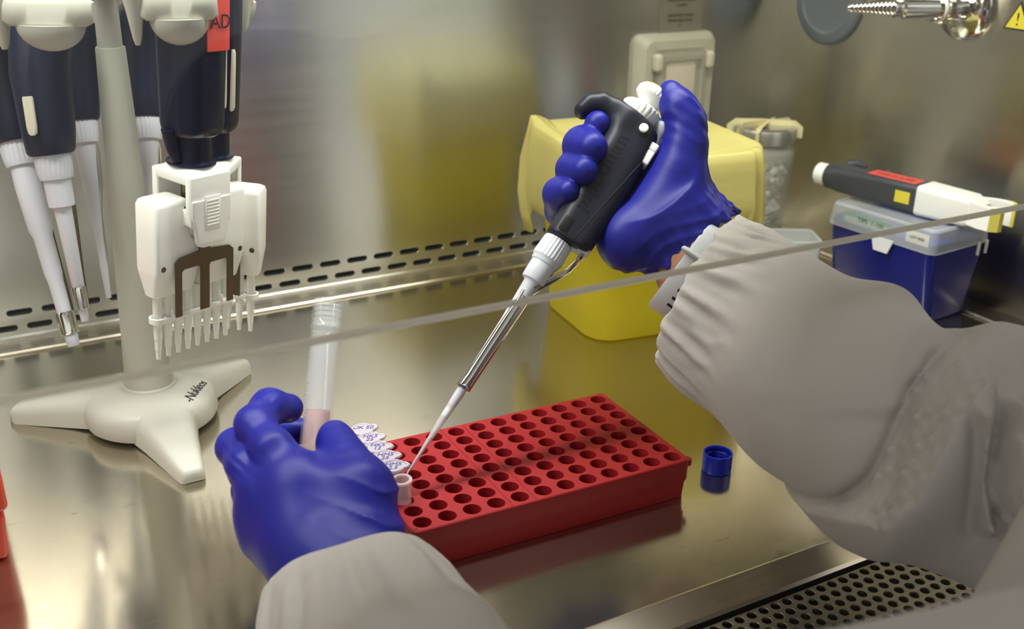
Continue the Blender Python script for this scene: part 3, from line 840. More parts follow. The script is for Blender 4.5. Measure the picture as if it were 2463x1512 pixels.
ds = thing('port_cover', 'round grey port cover on the right side wall by the corner', 'cover', Matrix.Translation((XW, 0.872, 0.256)) @ Matrix.Rotation(math.radians(-90), 4, 'Y'))
g = G(); g.lathe([(0.0455, 0.0), (0.0455, 0.004), (0.0430, 0.0062), (0.034, 0.007), (0.0325, 0.0055), (0.030, 0.0052), (0.0, 0.0052)], 64, cap1=False)
g.build('disc', 'grey_disc', ds, sharp=50)

gt = thing('gas_tap', 'chrome gas tap with ribbed hose nozzle on the right wall', 'tap', Matrix.Translation((XW, 0.700, 0.268)) @ Matrix.Rotation(math.radians(-90), 4, 'Y'))
g = G(); g.lathe([(0.030, 0.0), (0.030, 0.004), (0.027, 0.007), (0.016, 0.009), (0.012, 0.010)], 48); g.build('flange', 'chrome', gt, sharp=40)
g = G(); g.lathe([(0.011, 0.008), (0.011, 0.030), (0.0135, 0.031), (0.0135, 0.037), (0.011, 0.038), (0.011, 0.048), (0.009, 0.050)], 40); g.build('valve_body', 'chrome', gt, sharp=40)
g = G(); g.lathe([(0.0119, 0.0388), (0.0119, 0.0418)], 40); g.build('seal', 'white_plastic', gt)
gx = G()
prof = [(0.0100, 0.0), (0.0105, 0.012), (0.0105, 0.030), (0.0088, 0.032), (0.0088, 0.036), (0.0095, 0.037), (0.0095, 0.040)]
z = 0.040; r = 0.0080
while z < 0.078:
    prof += [(r, z), (r+0.0007, z+0.0012), (r-0.0001, z+0.0032)]; z += 0.0036; r -= 0.00042
prof += [(0.0026, z), (0.0022, z+0.001), (0.0012, z+0.001), (0.0010, z-0.002)]
gx.lathe(prof, 32, frame((0.002, -0.004, 0.046), (-0.03, 0.49, 0.87), (1, 0, 0)))
gx.build('hose_nozzle', 'chrome', gt, sharp=40)
g = G(); g.rbox((0.014, 0.004, 0.044), (0.012, 0.007, 0.012), 0.002); g.build('tap_lever', 'navy_plastic', gt)

ws = thing('warning_sticker', 'yellow triangle warning sticker on the right side wall', 'sticker', Matrix.Translation((XW-0.0004, 0.644, 0.266)) @ Matrix.Rotation(math.radians(-90), 4, 'Z'))
g = G()
tri = [(-0.014, -0.012), (0.014, -0.012), (0.0, 0.013)]
g.prism(tri, 0.0, 0.0003, RXW); g.build('border', 'ink_black', ws, smooth=False)
g = G(); g.prism([(x*0.82, y*0.82-0.0006) for x, y in tri], 0.0003, 0.0005, RXW); g.build('field', 'yellow_label', ws, smooth=False)
lettering('mark', '!', 0.016, 'ink_black', Matrix.Translation((0, -0.0007, -0.003)) @ RXW, ws)

# ------------------------------------------------------------------ pipette stand
HUB = np.array([0.131, 0.748, 0.0])
st = thing('pipette_stand', 'off white three legged pipette carousel stand on the left of the tray', 'stand', HUB)
g = G()
g.lathe([(0.040, 0.003), (0.0455, 0.003), (0.0468, 0.006), (0.0466, 0.014), (0.0445, 0.0195), (0.040, 0.0225), (0.030, 0.0255), (0.0215, 0.0280), (0.0205, 0.0275), (0.0195, 0.0275), (0.0190, 0.0290), (0.0165, 0.0300)], 72)
base = g.build('base', 'stand_plastic', st, sharp=50)
for k, ad in enumerate((153.5, 31.0, 271.5)):
    a = math.radians(ad); L = (0.100, 0.092, 0.106)[k]
    g = G(); rings = []
    for t, w, h, zb in ((0.024, 0.050, 0.0240, 0.003), (0.040, 0.044, 0.0225, 0.002), (0.052, 0.037, 0.0200, 0.001), (0.075, 0.028, 0.0155, 0.0004), (0.094, 0.0205, 0.0118, 0.0), (L-0.003, 0.0165, 0.0100, 0.0), (L-0.0006, 0.0135, 0.0085, 0.0003), (L, 0.0095, 0.006, 0.0012)):
        sec = [(-w/2, zb), (-w/2*0.97, zb+(h-zb)*0.55), (-w/2*0.86, zb+(h-zb)*0.84), (-w/2*0.66, h*0.975), (-w/2*0.3, h), (w/2*0.3, h), (w/2*0.66, h*0.975), (w/2*0.86, zb+(h-zb)*0.84), (w/2*0.97, zb+(h-zb)*0.55), (w/2, zb)]
        rings.append([(t*math.cos(a)-y*math.sin(a), t*math.sin(a)+y*math.cos(a), z) for y, z in sec])
    g.loft(rings); lg = g.build('leg', 'stand_plastic', st, sharp=50)
    f = G(); f.lathe([(0.004, 0.0), (0.004, 0.001)], 14, Matrix.Translation(((L-0.012)*math.cos(a), (L-0.012)*math.sin(a), -0.0006+0.0006))); f.build('rubber_foot', 'rubber_foot', lg)
def on_base(co):
    out = co.copy()
    for i, c in enumerate(co):
        r = math.hypot(c[0], c[1])
        out[i, 2] = np.interp(r, [0.0215, 0.030, 0.040, 0.0445, 0.0466, 0.0468], [0.0280, 0.0255, 0.0225, 0.0195, 0.014, 0.006]) + 0.0002 + (c[2]-0.1)
    return out
lettering('handwriting', '-Nukleos', 0.0100, 'ink_black', Matrix.Translation((0.0345*math.cos(-0.62), 0.0345*math.sin(-0.62), 0.1)) @ Matrix.Rotation(math.radians(55), 4, 'Z'), base, project=on_base, shear=0.25, spacing=0.88)
lettering('handwriting', 'Box 1', 0.0085, 'ink_black', Matrix.Translation((0.036*math.cos(2.15), 0.036*math.sin(2.15), 0.1)) @ Matrix.Rotation(math.radians(25), 4, 'Z'), base, project=on_base, shear=0.25)
g = G()
g.lathe([(0.0178, 0.0285), (0.0168, 0.034), (0.0160, 0.040), (0.0093, 0.2660), (0.0088, 0.2668)], 48); g.build('pole', 'stand_plastic', st, sharp=50)
g = G(); g.lathe([(0.0078, 0.2660), (0.0074, 0.302), (0.0110, 0.303), (0.0130, 0.306), (0.0130, 0.314), (0.008, 0.318), (0.002, 0.319)], 40); g.build('carousel_hub', 'stand_plastic', st, sharp=40)
HOLD = ((-78, 0.104, 0.3020, -22, .78), (-124, 0.078, 0.2970, 8, .92), (176, 0.084, 0.2990, 0, .9), (112, 0.085, 0.2990, 0, .9), (58, 0.086, 0.2990, 0, .9), (-4, 0.086, 0.2990, 0, .9))
for ad, r, z, yw_, ws_ in HOLD:
    M = Matrix.Rotation(math.radians(ad), 4, 'Z')
    MA = M.copy()
    M = M @ Matrix.Translation((r, 0, 0)) @ Matrix.Rotation(math.radians(yw_), 4, 'Z') @ Matrix.Translation((-r, 0, 0))
    g = G()   # shell: a rounded slab with a downward spur, on a curved arm from the hub
    R = 0.048
    secs = []
    for k in range(13):
        a = -0.56+1.12*k/12
        rr = r-0.012+0.012*math.cos(a*1.4)
        y = 0.086*math.sin(a)*0.60*ws_
        hh = 0.0075 if abs(k-6) < 6 else 0.0055
        secs.append([(rr+dx_*(0.9 if abs(k-6) < 6 else 0.6), y, z+dz*hh/0.0075) for dx_, dz in ((-0.006, -0.006), (-0.004, -0.0075), (0.004, -0.0075), (0.006, -0.006), (0.006, 0.005), (0.0045, 0.0075), (-0.0045, 0.0075), (-0.006, 0.005))])
    secs = [[tuple(M @ Vector(p)) for p in q] for q in secs]
    g.loft(secs)
    h = g.build('holder', 'stand_plastic', st, sharp=50)
    b = G()
    rings = []
    for k in range(9):
        a = math.pi/2*k/8
        rings.append([(r-0.004+0.013*math.cos(a)*math.cos(t), 0.0195*min(1, ws_*1.1)*math.cos(a)*math.sin(t), z-0.0065-0.0155*math.sin(a)) for t in [2*math.pi*i/36 for i in range(36)]])
    rings = [[tuple(M @ Vector(p)) for p in q] for q in rings]
    b.loft(rings); b.build('bowl', 'stand_grey', h, sharp=60)
    a2 = G(); ring2 = []
    for t in range(7):
        u = t/6; x = 0.010+(r-0.020)*u; zz = 0.3095-0.005*u*u
        wy = 0.007+0.008*u
        ring2.append([(x, y, zz+q) for y, q in ((-wy, -0.003), (wy, -0.003), (wy, 0.003), (-wy, 0.003))])
    a2.loft([[tuple(MA @ Vector(p)) for p in q] for q in ring2]); a2.build('arm', 'stand_plastic', st, sharp=50)
    s2 = G()
    sp = M @ Matrix.Translation((r-0.006, -0.0305*ws_, 0))
    s2.loft([[tuple(sp @ Vector((x, y, zz))) for x, y in rrect(w, w*0.7, w*0.3, 3)] for w, zz in ((0.020, z+0.010), (0.013, z-0.004), (0.007, z-0.018), (0.004, z-0.0215))])
    s2.build('spur', 'stand_plastic', st, sharp=60)

def seg_tube(g, pts, rads, seg=28, rib=None):
    """turned part: straight axis through world points with a radius at each"""
    a, b = Vector(pts[0]), Vector(pts[-1]); z = (b-a).normalized()
    M = frame(a, z, (1, 0, 0.1)); L = (b-a).length
    return M, L
def single(name, label, top, joint, end, lean=0, style='white', r_body=0.0145):
    """a hanging single channel pipette: navy handle, ribbed collar, tapered shaft.  top, joint and end are world points"""
    top, joint, end = map(np.asarray, (top, joint, end))
    z = joint-end; M = frame(end, z, (0.5, 0.5, 0)); L = float(np.linalg.norm(z))
    t = thing(name, label, 'pipette', M, 'pipettes hanging on the carousel')
    g = G()
    Mi = M.inverted()
    tl = Mi @ Vector(top); zt = tl.z
    sh = tl.xy
    def oval(w, d, zz, f): return [(x+sh[0]*f, y+sh[1]*f, zz) for x, y in rrect(w, d, min(w, d)*0.46, 8)]
    b = r_body
    g.loft([oval(1.72*b, 1.72*b, L-0.001, 0), oval(1.9*b, 1.9*b, L+0.001, 0), oval(2.0*b, 2.1*b, L+0.012, 0.1), oval(2.2*b, 2.4*b, L+0.05, 0.4), oval(2.25*b, 2.5*b, zt-0.012, 1), oval(2.0*b, 2.2*b, zt-0.002, 1), oval(1.6*b, 1.8*b, zt, 1)])
    g.build('handle', 'navy_plastic', t, sharp=50)
    g = G(); g.lathe([(0.005, zt), (0.005, zt+0.010), (0.011, zt+0.011), (0.0115, zt+0.016), (0.010, zt+0.018)], 28, Matrix.Translation((sh[0], sh[1], 0))); g.build('plunger_button', 'white_plastic', t, sharp=40)
    g = G(); g.lathe([(0.0085, L-0.017), (0.0100, L-0.0165), (0.0105, L-0.014), (0.0108, L-0.013, 1), (0.0116, L-0.0015, 1), (0.0112, L)], 96, rib=(24, 0.0005)); g.build('collar', 'shaft_plastic', t, sharp=50)
    g = G()
    if style == 'slim':
        prof = [(0.0022, 0), (0.0026, 0.002), (0.0030, 0.008), (0.0034, 0.0085), (0.0055, L-0.035), (0.0080, L-0.034), (0.0082, L-0.030), (0.0085, L-0.017)]
    elif style == 'wide':
        prof = [(0.0034, 0), (0.0040, 0.001), (0.0046, 0.010), (0.0044, 0.012), (0.0050, 0.045), (0.0058, 0.050), (0.0062, 0.075), (0.0078, 0.080), (0.0086, 0.108), (0.0080, L-0.017)]
    else:
        prof = [(0.0018, 0), (0.0028, 0.026), (0.0024, 0.027), (0.0026, 0.040), (0.0060, L-0.035), (0.0070, L-0.025), (0.0080, L-0.017)]
    g.lathe(prof, 32); g.build('shaft', 'shaft_plastic', t, sharp=50)
    g = G()
    rb = 0.0050 if style == 'wide' else 0.0034
    if style == 'lever':
        g.tube([(0.0075, 0, L-0.004), (0.0125, 0, L-0.022), (0.0105, 0, L-0.045), (0.0045, 0, L-0.068), (0.0038, 0, 0.030)], [0.0022, 0.0036, 0.0036, 0.0032, 0.0024], 14, flat=0.6)
        ej = g.build('tip_ejector', 'chrome', t, sharp=60)
    else:
        g.tube([(0.0098, 0, L-0.004), (0.0100, 0, L-0.030), (0.0068+rb*0.2, 0, L-0.055), (rb+0.0012, 0, 0.030), (rb+0.0006, 0, 0.012)], 0.0011, 8, flat=2.0)
        ej = g.build('tip_ejector', 'pewter', t, sharp=60)
        g = G(); g.lathe([(rb+0.0004, 0.0085), (rb+0.0009, 0.009), (rb+0.0012, 0.022), (rb+0.0008, 0.0235)], 24, cap0=False, cap1=False); g.build('ejector_sleeve', 'chrome', ej)
    return t, M, L, zt
G_F = 'pipettes hanging on the carousel'
tB, MB_, LB, zB = single('pipette', 'navy pipette hanging nearest the stand pole on the left, with white window strip', at(88, 40, 0.672), at(124, 366, 0.688), at(205, 772, 0.715), style='slim', r_body=0.0150)
tA, MA_, LA, zA = single('pipette', 'navy pipette with wide white stepped shaft hanging at the left photo edge', at(-20, 20, 0.70), at(38, 338, 0.716), at(178, 832, 0.730), style='wide', r_body=0.0150)
tC, MC_, LC, zC = single('pipette', 'navy pipette with steel lever hanging behind the pole on its left', at(170, 10, 0.775), at(193, 288, 0.785), at(262, 716, 0.80), style='lever', r_body=0.0140)
tD, MD_, LD, zD = single('pipette', 'navy pipette hanging behind the pole on its right', at(338, 10, 0.790), at(350, 282, 0.800), at(388, 716, 0.80), style='lever', r_body=0.0140)
# white window strip and volume figures on the left pipette
g = G(); Mi = MB_.inverted()
def strip_pt(px, py, d): return np.array((Mi @ Vector(at(px, py, d)))[:])
s0, s1 = strip_pt(66, 232, 0.664), strip_pt(80, 326, 0.668)
dz = Vector(s1-s0); Lz = dz.length
Mz = frame(s0, dz, Mi.to_3x3() @ Vector(RT))
g.loft([[tuple(Mz @ Vector((x, y, k))) for x, y in rrect(w, 0.003, 0.0012, 3)] for k, w in ((0, 0.0058), (0.001, 0.0066), (Lz*0.8, 0.0064), (Lz*0.95, 0.0052), (Lz, 0.0025))])
g.build('window_strip', 'window_strip', tB)

def multichannel(label, origin, wdir, lean=0.0, labelled=False):
    w = Vector((wdir[0], wdir[1], 0)).normalized()
    M = Matrix.Translation(Vector(origin)) @ Matrix.Rotation(lean, 4, Vector(FW)) @ Matrix.Rotation(math.atan2(w[1], w[0]), 4, 'Z')
    t = thing('multichannel_pipette', label, 'pipette', M, None)
    g = G()
    # eight tip cones
    P = 0.0080
    for k in range(8):
        q = G(); x = (k-3.5)*P
        q.lathe([(0.0014, -0.026), (0.0017, -0.020), (0.0020, -0.0198), (0.0023, -0.012), (0.0026, -0.0118), (0.0029, 0.0), (0.0030, 0.002)], 20, Matrix.Translation((x, 0, 0))); q.build('tip_cone', 'white_plastic', t, sharp=40)
        q = G(); q.lathe([(0.0026, 0.002), (0.0030, 0.004), (0.0031, 0.016), (0.0036, 0.0185)], 20, Matrix.Translation((x, 0, 0))); q.build('nozzle', 'white_plastic', t, sharp=40)
    q = G()
    q.rbox((0, -0.0040, 0.0012), (0.060, 0.0020, 0.0032), 0.0006, n=2); q.rbox((0, 0.0040, 0.0012), (0.060, 0.0020, 0.0032), 0.0006, n=2)
    for s_ in (-1, 1):
        q.lathe([(0.0040, -0.0006), (0.0054, -0.0004), (0.0054, 0.0030), (0.0040, 0.0032), (0.0040, -0.0006)], 28, Matrix.Translation((s_*3.5*P, 0, 0)), False, False)
        q.rbox((s_*0.0205, -0.0046, 0.0040), (0.0016, 0.0016, 0.006), 0.0004, n=2)
    q.build('ejector_bar', 'white_plastic', t, sharp=40)
    # head: two halves with a waist between them
    for s_ in (-1, 1):
        q = G()
        def sec(x0_, x1_, yy, r, z): return [(s_*(x0_+x1_)/2+x, y, z) for x, y in rrect(x1_-x0_, yy, r, 5)]
        q.loft([sec(0.003, 0.0335, 0.010, 0.003, 0.0180), sec(0.003, 0.0340, 0.011, 0.003, 0.0185), sec(0.001, 0.0358, 0.019, 0.003, 0.0335), sec(0.001, 0.0360, 0.0205, 0.003, 0.0360), sec(0.0105, 0.0360, 0.0205, 0.003, 0.0565) if False else sec(0.001, 0.0360, 0.0205, 0.003, 0.0480),
                sec(0.0085, 0.0360, 0.0205, 0.003, 0.0560), sec(0.0090, 0.0360, 0.0205, 0.003, 0.0770), sec(0.0105, 0.0350, 0.0190, 0.003, 0.0795), sec(0.0125, 0.0330, 0.0165, 0.003, 0.0805)])
        hh = q.build('head_half', 'white_plastic', t, sharp=38)
        for (x, z) in ((0.013, 0.0745), (0.031, 0.0385)):
            q = G(); q.lathe([(0.0018, 0.0), (0.0018, 0.0002)], 14, Matrix.Translation((s_*x, -0.01026, z)) @ Matrix.Rotation(math.pi/2, 4, 'X'))
            q.build('screw_hole', 'ink_grey', hh)
    # bracket with a window on each side, a grip on its tongue
    q = G()
    a, b_ = 0.0160, 0.0170
    for x in (-a, a):
        for z0_, z1_ in ((0.064, 0.0745), (0.0895, 0.0955)): q.rbox((x*0.93, 0, (z0_+z1_)/2), (0.0026, 2*b_, z1_-z0_), 0.0012, n=3)
        for y in (-b_, b_): q.rbox((x*0.93, y*0.88, 0.080), (0.0028, 0.0045, 0.031), 0.0012, n=3)
    for y in (-b_, b_): q.rbox((0, y*0.96, 0.0795), (2*a, 0.0030, 0.032), 0.0012, n=3)
    q.rbox((0, 0, 0.0945), (2*a, 2*b_, 0.003), 0.0013, n=3)
    q.loft([[(x, y, z) for x, y in rrect(0.031*k, 0.033*k, 0.008, 6)] for k, z in ((0.95, 0.0955), (0.80, 0.0985), (0.74, 0.0995))])
    br_ = q.build('bracket', 'white_plastic', t, sharp=40)
    q = G(); q.loft([[(x, -0.0172+y, z) for x, y in rrect(w_, 0.0035, 0.0015, 3)] for w_, z in ((0.016, 0.0500), (0.021, 0.0510), (0.024, 0.0535), (0.027, 0.0640), (0.031, 0.0700), (0.031, 0.0800))]); q.build('tongue', 'white_plastic', br_, sharp=50)
    q = G()
    for k in range(8): q.rbox((0, -0.0193, 0.0640+k*0.0022), (0.0095, 0.0010, 0.0013), 0.0004, n=2)
    q.rbox((0, -0.0190, 0.0718), (0.0125, 0.0008, 0.0215), 0.0004, n=2)
    q.build('finger_grip', 'white_plastic', br_, sharp=40)
    q = G(); q.tube([(-0.004, 0, 0.064), (-0.004, 0, 0.094)], 0.0035, 12); q.build('spring_rod', 'pewter', br_)
    # stamped metal fork of the tip ejector
    q = G()
    fork = [(-0.0042, 0.056), (-0.0042, 0.0455), (-0.0200, 0.0440), (-0.0235, 0.0410), (-0.0235, 0.0050), (-0.0185, 0.0050), (-0.0185, 0.0340), (-0.0170, 0.0358), (-0.0045, 0.0358), (-0.0035, 0.0340), (-0.0035, 0.0050),
            (0.0035, 0.0050), (0.0035, 0.0340), (0.0045, 0.0358), (0.0170, 0.0358), (0.0185, 0.0340), (0.0185, 0.0050), (0.0235, 0.0050), (0.0235, 0.0410), (0.0200, 0.0440), (0.0042, 0.0455), (0.0042, 0.056)]
    q.prism(fork, 0.0112, 0.0122, Matrix.Rotation(math.pi/2, 4, 'X'))
    q.build('ejector_fork', 'pewter', t, smooth=False)
    # navy neck and handle
    q = G(); q.lathe([(0.0138, 0.0985), (0.0152, 0.0995), (0.0150, 0.1005), (0.0122, 0.1015), (0.0120, 0.122)], 40); q.build('neck', 'navy_plastic', t, sharp=40)
    q = G()
    q.loft([[(x, y-0.001, z) for x, y in rrect(w_, d_, min(w_, d_)*0.40, 8)] for w_, d_, z in ((0.028, 0.026, 0.1170), (0.033, 0.032, 0.1190), (0.0350, 0.0345, 0.1240), (0.0385, 0.0375, 0.185), (0.0395, 0.0385, 0.200), (0.0385, 0.0370, 0.232), (0.032, 0.032, 0.240))])
    q.tube([(-0.0165, 0, 0.122), (-0.0145, 0, 0.110), (-0.0125, -0.002, 0.102)], [0.0050, 0.0038, 0.0030], 12)
    hd = q.build('handle', 'navy_plastic', t, sharp=50)
    q = G(); q.loft([[(x+0.0166, -0.0095+y, z) for x, y in rrect(w_, 0.0050, 0.002, 3)] for w_, z in ((0.002, 0.1330), (0.0042, 0.1355), (0.0046, 0.160), (0.0046, 0.1700), (0.0030, 0.1725))]); q.build('window_strip', 'window_strip', hd)
    q = G(); q.lathe([(0.006, 0.240), (0.006, 0.252), (0.012, 0.253), (0.0125, 0.260), (0.011, 0.262)], 28); q.build('plunger_button', 'white_plastic', t, sharp=40)
    if labelled:
        def wrap(co):
            out = co.copy()
            for i, c in enumerate(co):
                s_ = np.interp(c[2], [0.124, 0.185, 0.20], [0.0345, 0.0375, 0.0385])/2+0.001
                out[i, 1] = -s_-0.00015 + max(0, abs(c[0])-0.006)**2*22
            return out
        FX = Matrix.Rotation(math.radians(90), 4, 'X')
        lettering('lettering', 'NICHI', 0.0085, 'navy_mark', Matrix.Translation((-0.0005, 0, 0.172)) @ FX @ Matrix.Rotation(math.radians(90), 4, 'Z'), hd, project=wrap, spacing=1.25)
        q = G()
        ro = []
        for k in range(9):
            x = -0.005+k*0.0022; y = -0.0202+max(0, abs(x)-0.006)**2*22
            ro.append([(x, y, 0.1700), (x, y, 0.2060)])
        # wraparound tape: outer skin and its back
        th = 0.0004
        q.loft([[(x0_, y0_-th, z0_), (x0_, y0_-th, z1_), (x0_, y0_+th, z1_), (x0_, y0_+th, z0_)] for (x0_, y0_, z0_), (_, _, z1_) in ro])
        rl = q.build('label', 'red_label', hd, smooth=False); rl['label'] = 'red tape label with black letters'
        lettering('handwriting', 'AD', 0.0115, 'ink_black', Matrix.Translation((0.0045, 0, 0.1865)) @ FX, rl, project=lambda co: np.stack([co[:, 0], -0.0212+np.maximum(0, np.abs(co[:, 0])-0.006)**2*22, co[:, 2]], 1))
    return t
tE = multichannel('white headed multichannel pipette with red tape label hanging in front of the stand', HUB+np.array([0.0195, -0.0735, 0.1075]), (0.88, 0.474), math.radians(5), True)
pF = at(578, 712, 0.765)
tF = multichannel('white headed multichannel pipette hanging behind the one with red tape', (pF[0]-0.016, pF[1]+0.016, pF[2]), (0.86, -0.50), math.radians(5))
# plunger of one more pipette showing at the top edge

# ------------------------------------------------------------------ pipette held in the right hand
TIP = on_z(978, 1140, 0.042)
HEADP = at(1548, 233, 0.70)
az = HEADP-TIP; az /= np.linalg.norm(az)
ex = RT*0.847-UP*0.532
MPIP = frame(TIP, az, ex)
hp = thing('pipette', 'dark pipette held upright in the gloved right hand, tip in the open microtube', 'pipette', MPIP)
SH = Matrix.Rotation(math.radians(1.05), 4, 'Y')
g = G()
g.lathe([(0.0006, 0.0), (0.0010, 0.012), (0.0019, 0.030), (0.0024, 0.036), (0.0027, 0.048), (0.0032, 0.0595), (0.0027, 0.0595), (0.0022, 0.046), (0.0016, 0.030), (0.0006, 0.011), (0.0003, 0.0005)], 28, SH)
tipo = g.build('tip', 'tip_clear', hp, sharp=50)
g = G(); g.lathe([(0.0016, 0.0405), (0.0022, 0.0412), (0.0023, 0.0462), (0.0016, 0.0470)], 24, SH); g.build('filter', 'white_plastic', tipo)
g = G(); g.lathe([(0.0003, 0.001), (0.0006, 0.011), (0.0013, 0.026)], 20, SH); g.build('liquid', 'pink_drop', tipo)
g = G(); g.lathe([(0.0022, 0.049), (0.0028, 0.0505), (0.0029, 0.0600), (0.0031, 0.062), (0.0038, 0.110), (0.0052, 0.1385), (0.0060, 0.1400), (0.0074, 0.1402), (0.0080, 0.1412), (0.0084, 0.1570)], 40, SH)
g.build('shaft', 'shaft_plastic', hp, sharp=45)
g = G(); g.lathe([(0.0088, 0.1530), (0.0092, 0.1538), (0.0094, 0.1560), (0.0100, 0.1566), (0.0102, 0.1580, 1), (0.0097, 0.1690, 1), (0.0092, 0.1705)], 132, SH, rib=(26, 0.0006))
g.build('collar', 'shaft_plastic', hp, sharp=50)
# chrome ejector arm: a strap from the handle that turns into a half sleeve round the shaft
g = G(); N = 14; rings = []
def ecx(z): return math.tan(math.radians(1.05))*z
path = [(0.0195, 0.173, 0.0030, 0.9), (0.0193, 0.166, 0.0034, 0.9), (0.0178, 0.158, 0.0038, 0.9), (0.0140, 0.1495, 0.0042, 1.0), (0.0090, 0.140, 0.0044, 1.1), (0.0052, 0.132, 0.0044, 1.35)]
for x, z, w, ca in path:
    rings.append([(x + 0.0012 - w*2.0*(1-math.cos(t)) , w*math.sin(t), z-0.10*w*(1-math.cos(t))) for t in [(-ca + 2*ca*i/(N-1)) for i in range(N)]])
for z, r, ca in ((0.124, 0.0048, 1.7), (0.112, 0.0045, 1.9), (0.085, 0.0041, 1.95), (0.0700, 0.0040, 2.0), (0.0640, 0.0040, 2.4), (0.0612, 0.0040, 2.7)):
    rings.append([(ecx(z)+r*math.cos(t), r*math.sin(t), z) for t in [(-ca-0.35 + 2*ca*i/(N-1)) for i in range(N)]])
g.loft(rings, False, False, closed=False)
ej = g.build('tip_ejector', 'chrome', hp, sharp=0)
md = ej.modifiers.new('thickness', 'SOLIDIFY'); md.thickness = 0.0007; md.offset = 1
g = G(); g.rbox((0.0190, 0, 0.1735), (0.0085, 0.013, 0.0045), 0.0015); g.rbox((0.0150, 0, 0.1715), (0.008, 0.006, 0.003), 0.001, n=2); g.build('ejector_clip', 'shaft_plastic', hp)

# handle body with its finger hook
def handle_sdf(P):
    x, y, z = P[:, 0], P[:, 1], P[:, 2]
    cx = np.interp(z, [0.165, 0.175, 0.20, 0.235, 0.27], [0.0082, 0.0083, 0.0085, 0.0075, 0.0050]).astype(np.float32)
    hx = np.interp(z, [0.165, 0.172, 0.20, 0.235, 0.27], [0.0150, 0.0152, 0.0160, 0.0162, 0.0163]).astype(np.float32)
    hy = np.interp(z, [0.165, 0.20, 0.24, 0.27], [0.0125, 0.0130, 0.0135, 0.0130]).astype(np.float32)
    r = 0.0105
    qx = np.abs(x-cx)-(hx-r); qy = np.abs(y)-(hy-r)
    d2 = np.sqrt(np.maximum(qx, 0)**2+np.maximum(qy, 0)**2)+np.minimum(np.maximum(qx, qy), 0)-r
    dz = np.maximum(0.1712+0.06*(x-0.008)-z, z-(0.2655-0.22*np.maximum(x-0.0065, 0)))
    d = smax(d2, dz, 0.004)
    for yo in (-0.0045, 0.0045):
        hk = [(-0.002, yo, 0.2585), (-0.012, yo, 0.2612), (-0.0205, yo, 0.2608), (-0.0262, yo*0.9, 0.2565), (-0.0282, yo*0.8, 0.2520)]
        d = smin(d, chain(P, hk, [0.0080, 0.0066, 0.0061, 0.0058, 0.0052], 0.003), 0.006)
    return d
hv, hf = surface(handle_sdf, (-0.038, -0.020, 0.160), (0.032, 0.020, 0.275), 0.0009)
hb = body('handle', 'handle_plastic', hp, hv, hf)
def on_handle(P, lift=0.0002):
    """slide points along +y until they meet the front of the handle"""
    Q = np.array(P, np.float32); Q[:, 1] = -0.03
    for _ in range(60): Q[:, 1] += np.clip(handle_sdf(Q), -0.002, 0.002)*0.9
    Q[:, 1] += (P[:, 1])*1.0-lift
    return Q
FYZ = Matrix(((0, -1, 0, 0), (0, 0, -1, 0), (1, 0, 0, 0), (0, 0, 0, 1)))      # text x -> local z, text y -> local -x, out of the page -> -y
lettering('lettering', 'pipetman', 0.0135, 'handle_mark', Matrix.Translation((0.0025, 0, 0.2195)) @ FYZ, hb, project=lambda c: on_handle(c, 0.0001), spacing=1.12)
g = G()
zz = np.linspace(0.1735, 0.2385, 30); xx = np.interp(zz, [0.1735, 0.2385], [0.0099, 0.0205])
sp = on_handle(np.stack([xx, np.zeros(30), zz], 1), -0.0001)
g.tube(sp.tolist(), 0.00035, 6); g.build('seam', 'handle_mark', hb)
sp = on_handle(np.array([[0.002, 0, 0.178]]), 0.0)[0]
g = G(); g.rbox((0.0015, sp[1]+0.0002, 0.1795), (0.0065, 0.0012, 0.0100), 0.0006, n=2); g.build('volume_window', 'handle_mark', hb)
sp = on_handle(np.array([[0.0105, 0, 0.2575]]), 0.0)[0]
MY = Matrix.Translation((0.0105, sp[1]+0.0012, 0.2575)) @ Matrix.Rotation(math.pi/2, 4, 'X')
g = G(); g.lathe([(0.0052, 0.0), (0.0052, 0.0014), (0.0034, 0.0015)], 28, MY); g.build('pivot_recess', 'black', hb)
g = G(); g.lathe([(0.0030, 0.0), (0.0030, 0.0026), (0.0024, 0.0032), (0.001, 0.0034)], 28, MY); g.build('pivot_pin', 'white_plastic', hb)
# knobs on top
MK = Matrix.Translation((0.0035, 0, 0))
g = G(); g.lathe([(0.0090, 0.262), (0.0115, 0.2655), (0.0132, 0.2695, 1), (0.0134, 0.2725, 1), (0.0122, 0.2735), (0.0110, 0.2715), (0.0080, 0.2690), (0.003, 0.2685)], 132, MK, rib=(22, 0.0007)); g.build('volume_dial', 'white_plastic', hp, sharp=45)
g = G(); g.lathe([(0.0018, 0.265), (0.0018, 0.2765), (0.0026, 0.277)], 20, MK); g.build('plunger_rod', 'pewter', hp)
g = G(); g.lathe([(0.0030, 0.2745), (0.0040, 0.2748), (0.0048, 0.2768), (0.0090, 0.2808), (0.0106, 0.2822), (0.0109, 0.2830, 1), (0.0109, 0.2862, 1), (0.0098, 0.2878)], 132, Matrix.Translation((0.0042, 0, 0)), rib=(26, 0.0005)); pb = g.build('plunger_button', 'white_plastic', hp, sharp=45)
g = G(); g.lathe([(0.0096, 0.2874), (0.0092, 0.2886), (0.006, 0.2896), (0.001, 0.2898)], 40, Matrix.Translation((0.0042, 0, 0))); g.build('button_cap', 'amber_button', pb)
ME = Matrix.Translation((0.0225, -0.001, 0.2590)) @ Matrix.Rotation(math.radians(-10), 4, 'Y')
g = G(); g.lathe([(0.0016, -0.004), (0.0018, 0.0035), (0.0026, 0.0045), (0.0055, 0.0088), (0.0064, 0.0104), (0.0066, 0.0118), (0.0060, 0.0124), (0.003, 0.0126)], 48, ME); g.build('ejector_button', 'shaft_plastic', hp, sharp=45)
